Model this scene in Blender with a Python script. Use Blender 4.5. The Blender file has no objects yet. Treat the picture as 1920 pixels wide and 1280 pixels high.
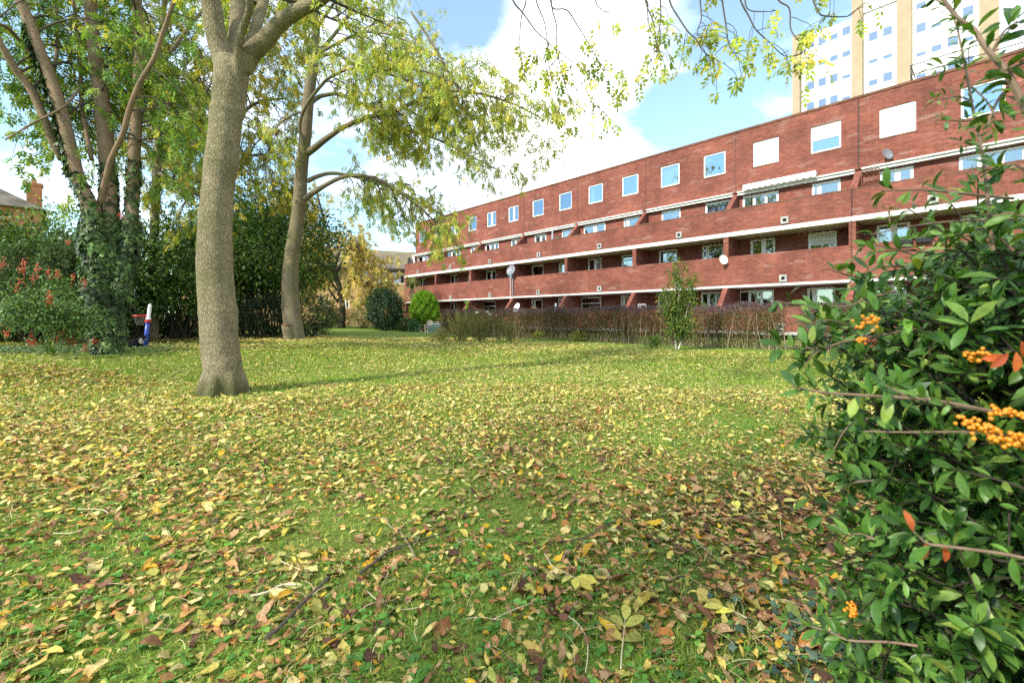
import bpy, math, random
import numpy as np
from mathutils import Vector, Matrix
R = math.radians
PI = math.pi
SC = bpy.context.scene
COL = SC.collection
rs = np.random.RandomState(7)
random.seed(7)
F = 853.0          # focal length in pixels of a 1920 px wide frame
EYE = 1.25

# ------------------------------------------------------------------ ground
CP = np.array([(0, 0, 0), (1.5, 1.5, 0), (-2, 2, 0), (3, 3, 0.02), (-4.3, 6.75, .15), (-6.9, 14.5, .5), (-8.5, 10.4, .55),
    (-8.3, 9.3, .52), (-14, 10, .55), (8.3, 14.5, .25), (5.2, 14.5, .25), (-.56, 24, .24), (0, 10, .17), (-5.9, 35, .08),
    (-15, 40, .5), (-10, 25, .5), (15, 20, .25), (30, 20, .25), (-5.9, 50, .1), (0, 100, .1), (-60, 60, .5), (60, 60, .2),
    (5, 6, .06), (-10, 4, .2), (0, -10, 0), (0, -60, 0), (-12, 33, .42), (3, 18, .25), (-3, 17, .35)], float)
def gz(x, y):
    x = np.asarray(x, float); y = np.asarray(y, float)
    d2 = (x[..., None] - CP[:, 0]) ** 2 + (y[..., None] - CP[:, 1]) ** 2
    w = 1.0 / (d2 + 1.2) ** 2
    z = (w * CP[:, 2]).sum(-1) / w.sum(-1)
    return z + .012 * np.sin(x * 1.3 + .5) * np.sin(y * 1.1) + .008 * np.sin(x * 3.1 - y * 2.3)
def gzf(x, y): return float(gz(np.array([x]), np.array([y]))[0])
def at(px, py):
    """point of the lawn seen at a pixel of the 1920 x 1280 frame"""
    a, b = (px - 960) / F, (596 - py) / F
    t = .6
    while t < 90:
        if EYE + b * t < gzf(a * t, t): break
        t += .02 + t * .004
    return Vector((a * t, t, gzf(a * t, t)))
def P3(px, py, Y): return np.array(((px - 960) / F * Y, Y, EYE + (596 - py) / F * Y))

# ------------------------------------------------------------------ objects
def tag(o, label=None, cat=None, group=None, kind=None):
    if label: o['label'] = label
    if cat: o['category'] = cat
    if group: o['group'] = group
    if kind: o['kind'] = kind
    return o
def empty(name, loc, label=None, cat=None, group=None, rz=0):
    o = bpy.data.objects.new(name, None); COL.objects.link(o)
    o.location = loc; o.rotation_euler = (0, 0, rz); o.empty_display_size = .2
    return tag(o, label, cat, group)
def origin(p):
    """world position of an unrotated parent chain"""
    v = Vector((0, 0, 0))
    while p is not None:
        v += p.location; p = p.parent
    return np.array(v)
def link(name, me, mat, parent):
    if mat: me.materials.append(mat)
    o = bpy.data.objects.new(name, me); COL.objects.link(o)
    if parent is not None: o.parent = parent
    return o
def setcol(me, col):
    a = me.color_attributes.new('Col', 'FLOAT_COLOR', 'POINT')
    c = np.ones((len(me.vertices), 4), np.float32); c[:, :3] = col
    a.data.foreach_set('color', c.ravel())
def mk(name, V, Fc, mat, parent=None, col=None, smooth=False, world=True):
    """one mesh from arrays: V n x 3, Fc m x k (or a list of such)"""
    V = np.asarray(V, np.float32)
    if world and parent is not None: V = V - origin(parent).astype(np.float32)
    if not isinstance(Fc, list): Fc = [Fc]
    me = bpy.data.meshes.new(name)
    me.vertices.add(len(V)); me.vertices.foreach_set('co', V.ravel())
    idx = np.concatenate([np.asarray(f, np.int32).ravel() for f in Fc])
    tot = np.concatenate([np.full(len(f), np.asarray(f).shape[1], np.int32) for f in Fc])
    me.loops.add(len(idx)); me.loops.foreach_set('vertex_index', idx)
    me.polygons.add(len(tot)); me.polygons.foreach_set('loop_start', np.concatenate([[0], np.cumsum(tot)[:-1]]).astype(np.int32))
    if smooth: me.polygons.foreach_set('use_smooth', np.ones(len(tot), bool))
    me.update(calc_edges=True)
    if col is not None: setcol(me, col)
    return link(name, me, mat, parent)
class MB:
    """collects boxes, prisms and tubes that become ONE mesh"""
    def __init__(s): s.v = []; s.f = []
    def add(s, v, f):
        n = len(s.v); s.v += [tuple(map(float, p)) for p in v]; s.f += [[i + n for i in q] for q in f]
    def box(s, x0, x1, y0, y1, z0, z1):
        if x1 < x0: x0, x1 = x1, x0
        s.add([(x0, y0, z0), (x1, y0, z0), (x1, y1, z0), (x0, y1, z0), (x0, y0, z1), (x1, y0, z1), (x1, y1, z1), (x0, y1, z1)],
              [(0, 3, 2, 1), (4, 5, 6, 7), (0, 1, 5, 4), (1, 2, 6, 5), (2, 3, 7, 6), (3, 0, 4, 7)])
    def prism(s, poly, axis, a0, a1):
        """poly: list of 2-D points; axis 'x': points are (y,z), 'y': (x,z), 'z': (x,y)"""
        def mkp(p, a): return (a, p[0], p[1]) if axis == 'x' else ((p[0], a, p[1]) if axis == 'y' else (p[0], p[1], a))
        n = len(poly)
        s.add([mkp(p, a0) for p in poly] + [mkp(p, a1) for p in poly],
              [list(range(n))[::-1], list(range(n, 2 * n))] + [(i, (i + 1) % n, n + (i + 1) % n, n + i) for i in range(n)])
    def tube(s, pts, rad, n=8, cap=True):
        v, f = tube(pts, rad, n)
        k = len(s.v)
        s.v += [tuple(map(float, p)) for p in v]; s.f += [[int(i) + k for i in q] for q in f]
        if cap:
            s.f.append([k + i for i in range(n)][::-1]); s.f.append([len(s.v) - n + i for i in range(n)])
    def lathe(s, prof, n=24, M=None):
        """prof: (radius, height) list turned about z, then placed by the matrix M"""
        v = []
        for r, z in prof:
            for i in range(n):
                a = 2 * PI * i / n; v.append((r * math.cos(a), r * math.sin(a), z))
        if M is not None: v = [tuple(M @ Vector(p)) for p in v]
        f = [(j * n + i, j * n + (i + 1) % n, (j + 1) * n + (i + 1) % n, (j + 1) * n + i) for j in range(len(prof) - 1) for i in range(n)]
        s.add(v, f)
    def build(s, name, mat, parent=None, smooth=False, world=False, bevel=0):
        v = np.array(s.v)
        if world and parent is not None: v = v - origin(parent)
        me = bpy.data.meshes.new(name); me.from_pydata([tuple(p) for p in v], [], s.f)
        if smooth: me.polygons.foreach_set('use_smooth', np.ones(len(me.polygons), bool))
        me.update()
        o = link(name, me, mat, parent)
        if bevel:
            b = o.modifiers.new('Bevel', 'BEVEL'); b.width = bevel; b.segments = 2; b.limit_method = 'ANGLE'
        return o
def tube(P, rad, n=8):
    P = np.asarray(P, float); m = len(P); rad = np.broadcast_to(np.asarray(rad, float), (m,))
    T = np.gradient(P, axis=0); T /= np.linalg.norm(T, axis=1)[:, None] + 1e-9
    ref = np.array((0, 0, 1.0)) if abs(T[0][2]) < .8 else np.array((1.0, 0, 0))
    u = np.cross(T[0], ref); u /= np.linalg.norm(u)
    a = np.arange(n) * 2 * PI / n; V = []
    for i in range(m):
        u = u - T[i] * u.dot(T[i]); u /= np.linalg.norm(u) + 1e-9
        w = np.cross(T[i], u)
        V.append(P[i] + rad[i] * (np.cos(a)[:, None] * u + np.sin(a)[:, None] * w))
    V = np.concatenate(V); i = np.arange(n); j = (i + 1) % n
    Fq = np.concatenate([np.stack([k * n + i, k * n + j, (k + 1) * n + j, (k + 1) * n + i], 1) for k in range(m - 1)])
    return V, Fq
def spline(P, k=4):
    """Catmull-Rom through the points (any number of columns)"""
    P = np.asarray(P, float)
    if len(P) < 3: return np.array([P[0] + (P[-1] - P[0]) * t for t in np.linspace(0, 1, k + 1)])
    Q = np.vstack([2 * P[0] - P[1], P, 2 * P[-1] - P[-2]]); out = []
    for i in range(1, len(Q) - 2):
        for t in np.arange(k) / k:
            a, b, c, d = Q[i - 1], Q[i], Q[i + 1], Q[i + 2]
            out.append(.5 * (2 * b + (c - a) * t + (2 * a - 5 * b + 4 * c - d) * t * t + (3 * b - a - 3 * c + d) * t ** 3))
    out.append(Q[-2]); return np.array(out)
def unit(v): return v / (np.linalg.norm(v, axis=-1, keepdims=True) + 1e-9)

# ------------------------------------------------------------------ materials
class NT:
    def __init__(s, name, rough=.8, spec=.3):
        s.m = bpy.data.materials.new(name); s.m.use_nodes = True; s.t = s.m.node_tree
        s.b = s.t.nodes['Principled BSDF']; s.out = s.t.nodes['Material Output']
        s.b.inputs['Roughness'].default_value = rough; s.b.inputs['Specular IOR Level'].default_value = spec
    def n(s, typ, **kw):
        nd = s.t.nodes.new('ShaderNode' + typ)
        for k, v in kw.items():
            if k in nd.inputs: nd.inputs[k].default_value = v
            else: setattr(nd, k, v)
        return nd
    def l(s, a, b): s.t.links.new(a, b)
    def obj(s): return s.n('TexCoord').outputs['Object']
    def noise(s, vec, scale, detail=4, rough=.55):
        nd = s.n('TexNoise'); nd.inputs['Scale'].default_value = scale; nd.inputs['Detail'].default_value = detail; nd.inputs['Roughness'].default_value = rough
        if vec is not None: s.l(vec, nd.inputs['Vector'])
        return nd.outputs['Fac']
    def ramp(s, fac, stops):
        nd = s.n('ValToRGB'); e = nd.color_ramp.elements
        while len(e) < len(stops): e.new(.5)
        for q, (p, c) in zip(e, stops):
            q.position = p; q.color = (*c, 1) if not isinstance(c, (int, float)) else (c, c, c, 1)
        s.l(fac, nd.inputs['Fac']); return nd.outputs['Color']
    def mix(s, fac, a, b, mode='MIX'):
        nd = s.n('Mix', data_type='RGBA', blend_type=mode)
        for k, v in ((0, fac), (6, a), (7, b)):
            if isinstance(v, (int, float)): nd.inputs[k].default_value = v
            elif isinstance(v, tuple): nd.inputs[k].default_value = (*v, 1)
            else: s.l(v, nd.inputs[k])
        return nd.outputs[2]
    def scale(s, vec, xyz):
        nd = s.n('Mapping'); nd.inputs['Scale'].default_value = xyz; s.l(vec, nd.inputs['Vector']); return nd.outputs['Vector']
    def bump(s, h, strength=.5, dist=.02):
        nd = s.n('Bump'); nd.inputs['Strength'].default_value = strength; nd.inputs['Distance'].default_value = dist
        s.l(h, nd.inputs['Height']); s.l(nd.outputs['Normal'], s.b.inputs['Normal'])
    def color(s, c):
        if isinstance(c, tuple): s.b.inputs['Base Color'].default_value = (*c, 1)
        else: s.l(c, s.b.inputs['Base Color'])
        return s
def plain(name, c, rough=.6, spec=.3, var=.25, sc=6.0, metal=0.0):
    """a painted or moulded surface with a little dirt of its own"""
    t = NT(name, rough, spec); f = t.noise(t.obj(), sc, 5)
    d = tuple(v * (1 - var) for v in c)
    t.color(t.ramp(f, [(.3, d), (.65, c)])); t.b.inputs['Metallic'].default_value = metal
    return t.m
def leafmat(name, rough=.5, spec=.35, trans=.35, warm=(1.25, 1.15, .5), mott=0.0, ms=120):
    """leaf: its own colour per leaf, gloss, and light coming through"""
    t = NT(name, rough, spec)
    c = t.n('Attribute', attribute_name='Col').outputs['Color']
    if mott:      # blotches and blemishes inside each leaf
        f = t.noise(t.obj(), ms, 5, .7); c = t.mix(1.0, c, t.ramp(f, [(.32, (1 - mott, 1 - mott * 1.15, 1 - mott * 1.2)), (.5, (1, 1, 1)), (.7, (1 + mott * .45, 1 + mott * .4, 1 + mott * .3))]), 'MULTIPLY')
        f2 = t.noise(t.obj(), ms * 2.2, 3, .6); c = t.mix(t.ramp(f2, [(.66, 0), (.72, mott)]), c, (.10, .055, .02))
    t.color(c)
    tr = t.n('BsdfTranslucent'); t.l(t.mix(1.0, c, warm, 'MULTIPLY'), tr.inputs['Color'])
    mx = t.n('MixShader'); mx.inputs[0].default_value = trans
    t.l(t.b.outputs[0], mx.inputs[1]); t.l(tr.outputs[0], mx.inputs[2]); t.l(mx.outputs[0], t.out.inputs['Surface'])
    return t.m
def bark(name, c1, c2, green=.3, scale=1.0, ridge=.6, dist=.02, moss=0.0):
    t = NT(name, .9, .15); o = t.obj()
    v1 = t.scale(o, (70 * scale, 70 * scale, 16 * scale)); f1 = t.noise(v1, 1, 6, .65)
    f2 = t.noise(o, 3.5 * scale, 5, .6); f3 = t.noise(o, 1.4, 3)
    vo = t.n('TexVoronoi', feature='DISTANCE_TO_EDGE'); vo.inputs['Scale'].default_value = 1; t.l(t.scale(o, (60 * scale, 60 * scale, 17 * scale)), vo.inputs['Vector'])
    crack = t.ramp(vo.outputs['Distance'], [(.0, .58), (.15, 1.0)])
    c = t.mix(t.ramp(f2, [(.35, 0), (.65, 1)]), c1, c2)
    c = t.mix(1.0, c, t.ramp(f1, [(.3, .68), (.68, 1.12)]), 'MULTIPLY')
    c = t.mix(1.0, c, crack, 'MULTIPLY')
    c = t.mix(t.ramp(f3, [(.48, 0), (.68, green)]), c, (.13, .14, .04))
    # old rings and scars running round the stem
    rg = t.noise(t.scale(o, (1.2, 1.2, 9 * scale)), 1, 4, .7); c = t.mix(1.0, c, t.ramp(rg, [(.30, .72), (.42, 1.0), (.7, 1.0), (.78, 1.12)]), 'MULTIPLY')
    if moss:
        sp = t.n('SeparateXYZ'); t.l(o, sp.inputs[0]); ad2 = t.n('Math', operation='MULTIPLY_ADD'); t.l(f2, ad2.inputs[0]); ad2.inputs[1].default_value = -1.1; t.l(sp.outputs[2], ad2.inputs[2])
        ad3 = t.n('Math', operation='ADD'); t.l(ad2.outputs[0], ad3.inputs[0]); ad3.inputs[1].default_value = .55
        c = t.mix(t.ramp(ad3.outputs[0], [(.0, moss), (.12, moss * .6), (.42, 0)]), c, t.mix(f1, (.05, .055, .02), (.13, .13, .05)))
    t.color(c)
    ad = t.n('Math', operation='ADD'); t.l(f1, ad.inputs[0]); t.l(crack, ad.inputs[1])
    t.bump(ad.outputs[0], ridge, dist)
    return t.m
def brick(name, c1, c2, mortar, pale=.25, ang=0.0):
    t = NT(name, .9, .15); o = t.obj()
    sp = t.n('SeparateXYZ'); t.l(o, sp.inputs[0])
    a = t.n('Math', operation='ADD'); t.l(sp.outputs[0], a.inputs[0]); t.l(sp.outputs[1], a.inputs[1])
    cb = t.n('CombineXYZ'); t.l(a.outputs[0], cb.inputs[0]); t.l(sp.outputs[2], cb.inputs[1])
    b = t.n('TexBrick'); b.offset = .5; t.l(cb.outputs[0], b.inputs['Vector'])
    for k, v in (('Scale', 1.0), ('Mortar Size', .006), ('Mortar Smooth', .3), ('Bias', .1), ('Brick Width', .225), ('Row Height', .075)): b.inputs[k].default_value = v
    b.inputs['Color1'].default_value = (*c1, 1); b.inputs['Color2'].default_value = (*c2, 1); b.inputs['Mortar'].default_value = (*mortar, 1)
    f = t.noise(cb.outputs[0], .55, 6, .65); f2 = t.noise(t.scale(cb.outputs[0], (.35, 2.2, 1)), 1.3, 5, .6); f3 = t.noise(cb.outputs[0], 9, 3)
    c = t.mix(1.0, b.outputs['Color'], t.ramp(f, [(.3, (.68, .66, .66)), (.7, (1.18, 1.2, 1.2))]), 'MULTIPLY')
    c = t.mix(1.0, c, t.ramp(f3, [(.25, .8), (.75, 1.18)]), 'MULTIPLY')
    # bloom of old lime along odd courses
    f4 = t.noise(t.scale(cb.outputs[0], (.8, 3.0, 1)), 1.1, 4)
    pm = t.n('Math', operation='MULTIPLY'); t.l(t.ramp(f4, [(.58, 0), (.68, 1)]), pm.inputs[0]); t.l(t.ramp(b.outputs['Fac'], [(0, .25), (.6, 1)]), pm.inputs[1])
    p2 = t.n('Math', operation='MULTIPLY'); t.l(pm.outputs[0], p2.inputs[0]); p2.inputs[1].default_value = pale * 2
    c = t.mix(p2.outputs[0], c, (.5, .38, .32))
    c = t.mix(t.ramp(f2, [(.58, 0), (.8, .45)]), c, (.07, .045, .035))
    f5 = t.noise(t.scale(cb.outputs[0], (5.0, .22, 1)), 1, 5, .7)
    c = t.mix(t.ramp(f5, [(.55, 0), (.75, .5)]), c, t.mix(1.0, c, (.5, .47, .46), 'MULTIPLY'))
    f6 = t.noise(t.scale(cb.outputs[0], (.5, .9, 1)), .9, 5, .7); c = t.mix(1.0, c, t.ramp(f6, [(.3, (.78, .80, .82)), (.5, (1, 1, 1)), (.72, (1.2, 1.14, 1.08))]), 'MULTIPLY')
    t.color(c); t.bump(b.outputs['Fac'], -.35, .01)
    return t.m
def glassmat(name, refl=.32, tint=(.9, .95, 1)):
    t = NT(name); g = t.n('BsdfGlossy'); g.inputs['Roughness'].default_value = .02; g.inputs['Color'].default_value = (*tint, 1)
    tr = t.n('BsdfTransparent'); tr.inputs['Color'].default_value = (.75, .8, .82, 1)
    fr = t.n('Fresnel'); fr.inputs['IOR'].default_value = 1.5
    ad = t.n('Math', operation='ADD'); t.l(fr.outputs[0], ad.inputs[0]); ad.inputs[1].default_value = refl
    nz = t.n('Bump'); nz.inputs['Strength'].default_value = .03; nz.inputs['Distance'].default_value = .05; t.l(t.noise(t.obj(), 1.2, 2), nz.inputs['Height']); t.l(nz.outputs[0], g.inputs['Normal'])
    mx = t.n('MixShader'); t.l(ad.outputs[0], mx.inputs[0]); t.l(tr.outputs[0], mx.inputs[1]); t.l(g.outputs[0], mx.inputs[2]); t.l(mx.outputs[0], t.out.inputs['Surface'])
    return t.m
M = {}
M['brick'] = brick('red_brick', (.255, .082, .057), (.172, .057, .042), (.205, .10, .072))
M['brick_dark'] = brick('coping_brick', (.19, .085, .05), (.13, .055, .035), (.16, .11, .08), .1)
M['yellow_brick'] = brick('yellow_brick', (.64, .42, .18), (.55, .34, .14), (.4, .32, .2), .05)
M['orange_brick'] = brick('orange_brick', (.50, .2, .09), (.42, .16, .07), (.35, .25, .18), .05)
M['white'] = plain('white_upvc', (.82, .82, .80), .35, .4, .08, 3)
M['concrete'] = plain('painted_concrete', (.70, .68, .63), .75, .2, .22, 2.2)
M['grey_concrete'] = plain('grey_concrete', (.42, .41, .38), .85, .2, .4, 5)
M['glass'] = glassmat('window_glass', .31, (.68, .83, 1))
M['glass_low'] = glassmat('low_window_glass', .16)  # reflection weakened to stand in for dark trees mirrored in lower panes
M['glass_dim'] = glassmat('dimmed_glass', .12)  # same glass, mirrored light dimmed further so these panes look dark
M['curtain'] = plain('net_curtain', (.75, .80, .80), .9, .1, .2, 9)
M['cream'] = plain('cream_blind', (.66, .65, .61), .8, .2, .06, 3)
def floral():
    t = NT('floral_curtain', .9, .1); v = t.n('TexVoronoi'); v.inputs['Scale'].default_value = 6; t.l(t.obj(), v.inputs['Vector'])
    t.color(t.mix(t.ramp(v.outputs['Distance'], [(.25, 1), (.4, 0)]), (.08, .09, .32), t.ramp(v.outputs['Color'], [(.3, (.65, .07, .2)), (.6, (.7, .35, .5))])))
    return t.m
M['floral'] = floral()
M['interior'] = plain('dim_room_wall', (.12, .11, .10), .9, .1, .3, 1.5)  # wall tone kept dark to stand in for unlit rooms
M['dark'] = plain('void_shade', (.02, .02, .02), .9, .1, .3, 2)  # near-black colour standing in for the shade inside voids
M['black'] = plain('black_plastic', (.018, .018, .02), .4, .4, .3, 6)
M['steel'] = plain('grey_steel', (.33, .34, .36), .45, .5, .25, 8)
M['pipe'] = plain('dark_pipe', (.045, .04, .042), .6, .3, .3, 5)
M['dish_white'] = plain('white_dish', (.8, .8, .8), .4, .4, .1, 6)
M['dish_grey'] = plain('grey_dish', (.20, .21, .235), .45, .4, .2, 6)
M['render'] = plain('white_cladding', (.74, .735, .71), .6, .3, .06, .4)
M['fin'] = plain('buff_brick', (.36, .275, .185), .85, .2, .14, 1.2)
M['wood'] = plain('weathered_wood', (.38, .32, .24), .85, .2, .4, 14)
M['brown_wood'] = plain('brown_wood', (.19, .075, .04), .8, .2, .4, 12)
M['tile'] = plain('roof_tile', (.16, .14, .11), .9, .15, .5, 1.2)
M['toy_blue'] = plain('blue_plastic', (.02, .06, .33), .35, .5, .15, 9)
M['toy_red'] = plain('red_plastic', (.5, .02, .025), .35, .5, .15, 9)
M['toy_white'] = plain('white_plastic', (.8, .8, .78), .35, .5, .1, 9)
M['net'] = plain('toy_net', (.25, .23, .18), .9, .1, .3, 40)
M['green_box'] = plain('dark_green_box', (.015, .05, .045), .5, .4, .4, 7)
M['bark_ash'] = bark('ash_bark', (.34, .285, .175), (.235, .195, .115), .5, .8, .8, .03, .85)
M['bark_far'] = bark('ash_bark_far', (.27, .22, .14), (.175, .145, .095), .5, .8, .5)
M['bark_ivy'] = bark('brown_bark', (.34, .225, .145), (.24, .17, .115), .25, .8, .5)
M['twig'] = plain('twig_bark', (.10, .085, .065), .9, .1, .4, 10)
M['twig_pale'] = plain('pale_twig', (.30, .235, .16), .8, .15, .35, 10)
M['stem_green'] = plain('rose_stem', (.16, .16, .05), .8, .2, .4, 8)
M['dark_stem'] = plain('dark_stem', (.06, .05, .035), .9, .1, .4, 8)
M['birch'] = plain('birch_bark', (.62, .56, .46), .8, .2, .45, 12)
M['stalk'] = plain('pale_stalk', (.62, .52, .34), .7, .2, .25, 20)
M['ash_leaf'] = leafmat('ash_leaf', .55, .2, .45)
M['green_leaf'] = leafmat('green_leaf', .5, .25, .3)
M['gloss_leaf'] = leafmat('glossy_leaf', .40, .32, .28, (1.4, 1.3, .4), .32, 55)
M['litter'] = leafmat('litter_leaf', .65, .2, .22, (1.1, 1.0, .6), .5, 85)
M['grass'] = leafmat('grass_blade', .5, .3, .35, (1.1, 1.15, .5))
M['ivy'] = leafmat('ivy_leaf', .5, .25, .15, (1, 1.1, .5))
M['berry_orange'] = plain('orange_berry', (.72, .25, .015), .35, .45, .25, 60)
M['berry_brown'] = plain('brown_berry', (.16, .04, .012), .4, .4, .3, 60)
M['berry_red'] = plain('red_berry', (.55, .085, .03), .35, .45, .2, 40)
M['petal_white'] = plain('white_petal', (.82, .76, .6), .7, .2, .12, 30)
M['petal_pink'] = plain('pink_petal', (.75, .14, .11), .7, .2, .2, 30)

# the sheet of ground: turf, thin soil and moss
def groundmat():
    t = NT('lawn', .95, .1); o = t.obj()
    f = t.noise(o, 1.1, 6, .6); f2 = t.noise(o, 28, 5, .65); f3 = t.noise(o, .35, 3)
    c = t.ramp(f2, [(.28, (.045, .075, .010)), (.5, (.11, .20, .022)), (.72, (.2, .28, .05))])
    c = t.mix(t.ramp(f, [(.35, 0), (.7, .7)]), c, t.ramp(f2, [(.3, (.07, .05, .02)), (.7, (.24, .19, .07))]))
    c = t.mix(t.ramp(f3, [(.4, 0), (.7, .3)]), c, (.08, .21, .018))
    soil = t.n('Attribute', attribute_name='Col').outputs['Color']
    sp = t.n('SeparateColor'); t.l(soil, sp.inputs[0])
    sm = t.n('Math', operation='MULTIPLY'); t.l(sp.outputs[0], sm.inputs[0]); t.l(t.ramp(t.noise(o, 3, 5), [(.3, .55), (.5, 1)]), sm.inputs[1])
    c = t.mix(sm.outputs[0], c, t.ramp(f2, [(.3, (.018, .012, .007)), (.7, (.06, .042, .026))]))
    ms = t.n('Math', operation='MULTIPLY'); t.l(sp.outputs[1], ms.inputs[0]); t.l(t.ramp(t.noise(o, 6, 4), [(.42, 0), (.56, 1)]), ms.inputs[1])
    c = t.mix(ms.outputs[0], c, (.10, .19, .012))
    t.color(c); t.bump(f2, .8, .03)
    return t.m
M['ground'] = groundmat()
BUSH = (1.95, 1.4)
def soil_mask(x, y):
    a = np.clip(1.25 - np.hypot((x - 2.0) / 1.15, (y - 1.9) / 1.6), 0, .5) * 2          # under the near bush
    b = np.clip(1.1 - np.hypot((x + 9.6) / 3.6, (y - 12.2) / 2.6), 0, .3) / .3          # under the ivy tree and the red-berried shrub
    c = np.clip(1.1 - np.hypot((x + 12.2) / 3.9, (y - 20.4) / 3.0), 0, .3) / .3          # under the evergreens
    return np.clip(np.maximum(a, np.maximum(b, c)), 0, 1)
def build_ground():
    def ax(lo, hi, c, n, p=2.2):
        t = np.linspace(-1, 1, n); s = np.sign(t) * np.abs(t) ** p
        return np.where(s < 0, c + s * (c - lo), c + s * (hi - c))
    X = ax(-400, 400, 0, 301, 2.6); Y = ax(-120, 500, 6, 301, 2.6)
    gx, gy = np.meshgrid(X, Y, indexing='ij'); z = gz(gx, gy)
    V = np.stack([gx, gy, z], -1).reshape(-1, 3); n, m = gx.shape
    i, j = np.meshgrid(np.arange(n - 1), np.arange(m - 1), indexing='ij'); k = (i * m + j).ravel()
    col = np.zeros((len(V), 3)); col[:, 0] = soil_mask(V[:, 0], V[:, 1])
    col[:, 1] = np.clip(1.2 - np.hypot((V[:, 0] - 1.42) / .5, (V[:, 1] - 2.3) / .7), 0, 1)
    o = mk('lawn', V, np.stack([k, k + m, k + m + 1, k + 1], 1), M['ground'], None, col, True)
    tag(o, 'autumn lawn sheet sloping gently up under the trees', 'lawn', kind='structure')
build_ground()
SKYS, SUNE, EXPO, CLOUD = .15, 3.5, 1.1, (9.0, 9.1, 9.4); DENOISE = False
# ------------------------------------------------------------------ the red brick block
TH = math.atan(796 / F); CT, ST = math.cos(TH), math.sin(TH)
NRM = np.array((-CT, -ST)); TAN = np.array((ST, -CT))
ROT = math.atan2(-CT, ST)
DM = 32.9 * CT
def S(px, d, base=DM):
    """distance along the facade of what is seen at a pixel column, at depth d behind the balcony front"""
    D = base + d; Y = F * D / (CT * (px - 164)); return (ST * D - Y) / CT
def W(s, d, z, base=DM):
    p = -NRM * (base + d) + TAN * s; return np.array((p[0], p[1], z))
blk = empty('apartment_block', (-NRM[0] * DM, -NRM[1] * DM, 0), 'long four storey red brick apartment block with stepped balconies and white slab edges', 'apartment block', rz=ROT)
S0, S1 = -42.1, 12.0
PIERS = [-36.4, -31.05, -25.7, -20.35, -15.0, -9.62, -4.32, 1.03, 6.38]
BAYS = list(zip([S0] + PIERS, PIERS + [S1]))
def holes_wall(mb, s0, s1, z0, z1, d0, d1, holes):
    x = s0
    for a, b, za, zb in sorted(holes):
        a, b = max(a, s0 + .05), min(b, s1 - .05)
        if a > x: mb.box(x, a, d0, d1, z0, z1)
        if za > z0: mb.box(a, b, d0, d1, z0, za)
        if zb < z1: mb.box(a, b, d0, d1, zb, z1)
        x = b
    mb.box(x, s1, d0, d1, z0, z1)
def window(par, s0, s1, z0, z1, d, kind='two', fr=.075, glass='glass', face=None, slim=False):
    """frame (a part) with its pane and what hangs behind it (sub-parts); d = front of the frame"""
    m = MB(); e = .07; w = s1 - s0
    m.box(s0, s0 + fr, d, d + e, z0, z1); m.box(s1 - fr, s1, d, d + e, z0, z1)
    m.box(s0 + fr, s1 - fr, d, d + e, z0, z0 + fr); m.box(s0 + fr, s1 - fr, d, d + e, z1 - fr, z1)
    bars = {'two': [(.44, .62)], 'wide': [(.29, .36), (.62, .69)], 'door': [(.18, .34)], 'three': [(.3, .42), (.66, .74)]}.get(kind, [])
    for a, b in bars: m.box(s0 + w * a, s0 + w * b, d + .004, d + e - .004, z0 + fr, z1 - fr)
    if kind in ('transom', 'half2'):
        zz = z1 - (z1 - z0) * .34; m.box(s0 + fr, s1 - fr, d + .004, d + e - .004, zz, zz + .07)
    f = m.build('window', M['white'], par, bevel=.006)
    g = MB(); g.box(s0 + fr - .01, s1 - fr + .01, d + .035, d + .043, z0 + fr - .01, z1 - fr + .01)
    g.build('pane', M[glass], f)
    a, b = s0 + fr, s1 - fr
    def curtain(x0, x1, mat='curtain', dd=.14):
        n = max(6, int((x1 - x0) * 26)); xs = np.linspace(x0, x1, n); ds = d + dd + .02 * np.sin(xs * 47) + .008 * np.sin(xs * 101)
        V = np.concatenate([np.stack([xs, ds, np.full(n, z0 + .03)], 1), np.stack([xs, ds, np.full(n, z1 - .03)], 1)])
        i = np.arange(n - 1); mk('curtain', V, np.stack([i, i + 1, n + i + 1, n + i], 1), M[mat], f, smooth=True, world=False)
    def blind(za, zb, dd=.058):
        q = MB(); q.box(a, b, d + dd, d + dd + .012, za, zb); q.box(a + .05, b - .05, d + dd - .014, d + dd, zb - .10, zb - .075); (kind == 'blind2') and q.box(a, b, d + dd - .014, d + dd, za + (zb - za) * .46, za + (zb - za) * .46 + .02); q.box(a, b, d + dd - .006, d + dd, za, za + .03); q.build('blind', M['cream'], f)
    if kind == 'curtL': curtain(a, a + (b - a) * .28)
    elif kind == 'curtR': curtain(a + (b - a) * .78, b)
    elif kind == 'curt': curtain(a, b)
    elif kind in ('blind', 'blind2'): blind(z0 + fr, z1 - fr, .008)
    elif kind in ('half', 'half2'): blind(z0 + (z1 - z0) * .46, z1 - fr, .008)
    elif kind == 'netted': curtain(a, b, 'curtain', .16)
    elif kind == 'floral': curtain(a, b, 'floral')
    return f
def part(mb, name, mat, par=None, bevel=0): return mb.build(name, M[mat], par or blk, bevel=bevel)

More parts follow.
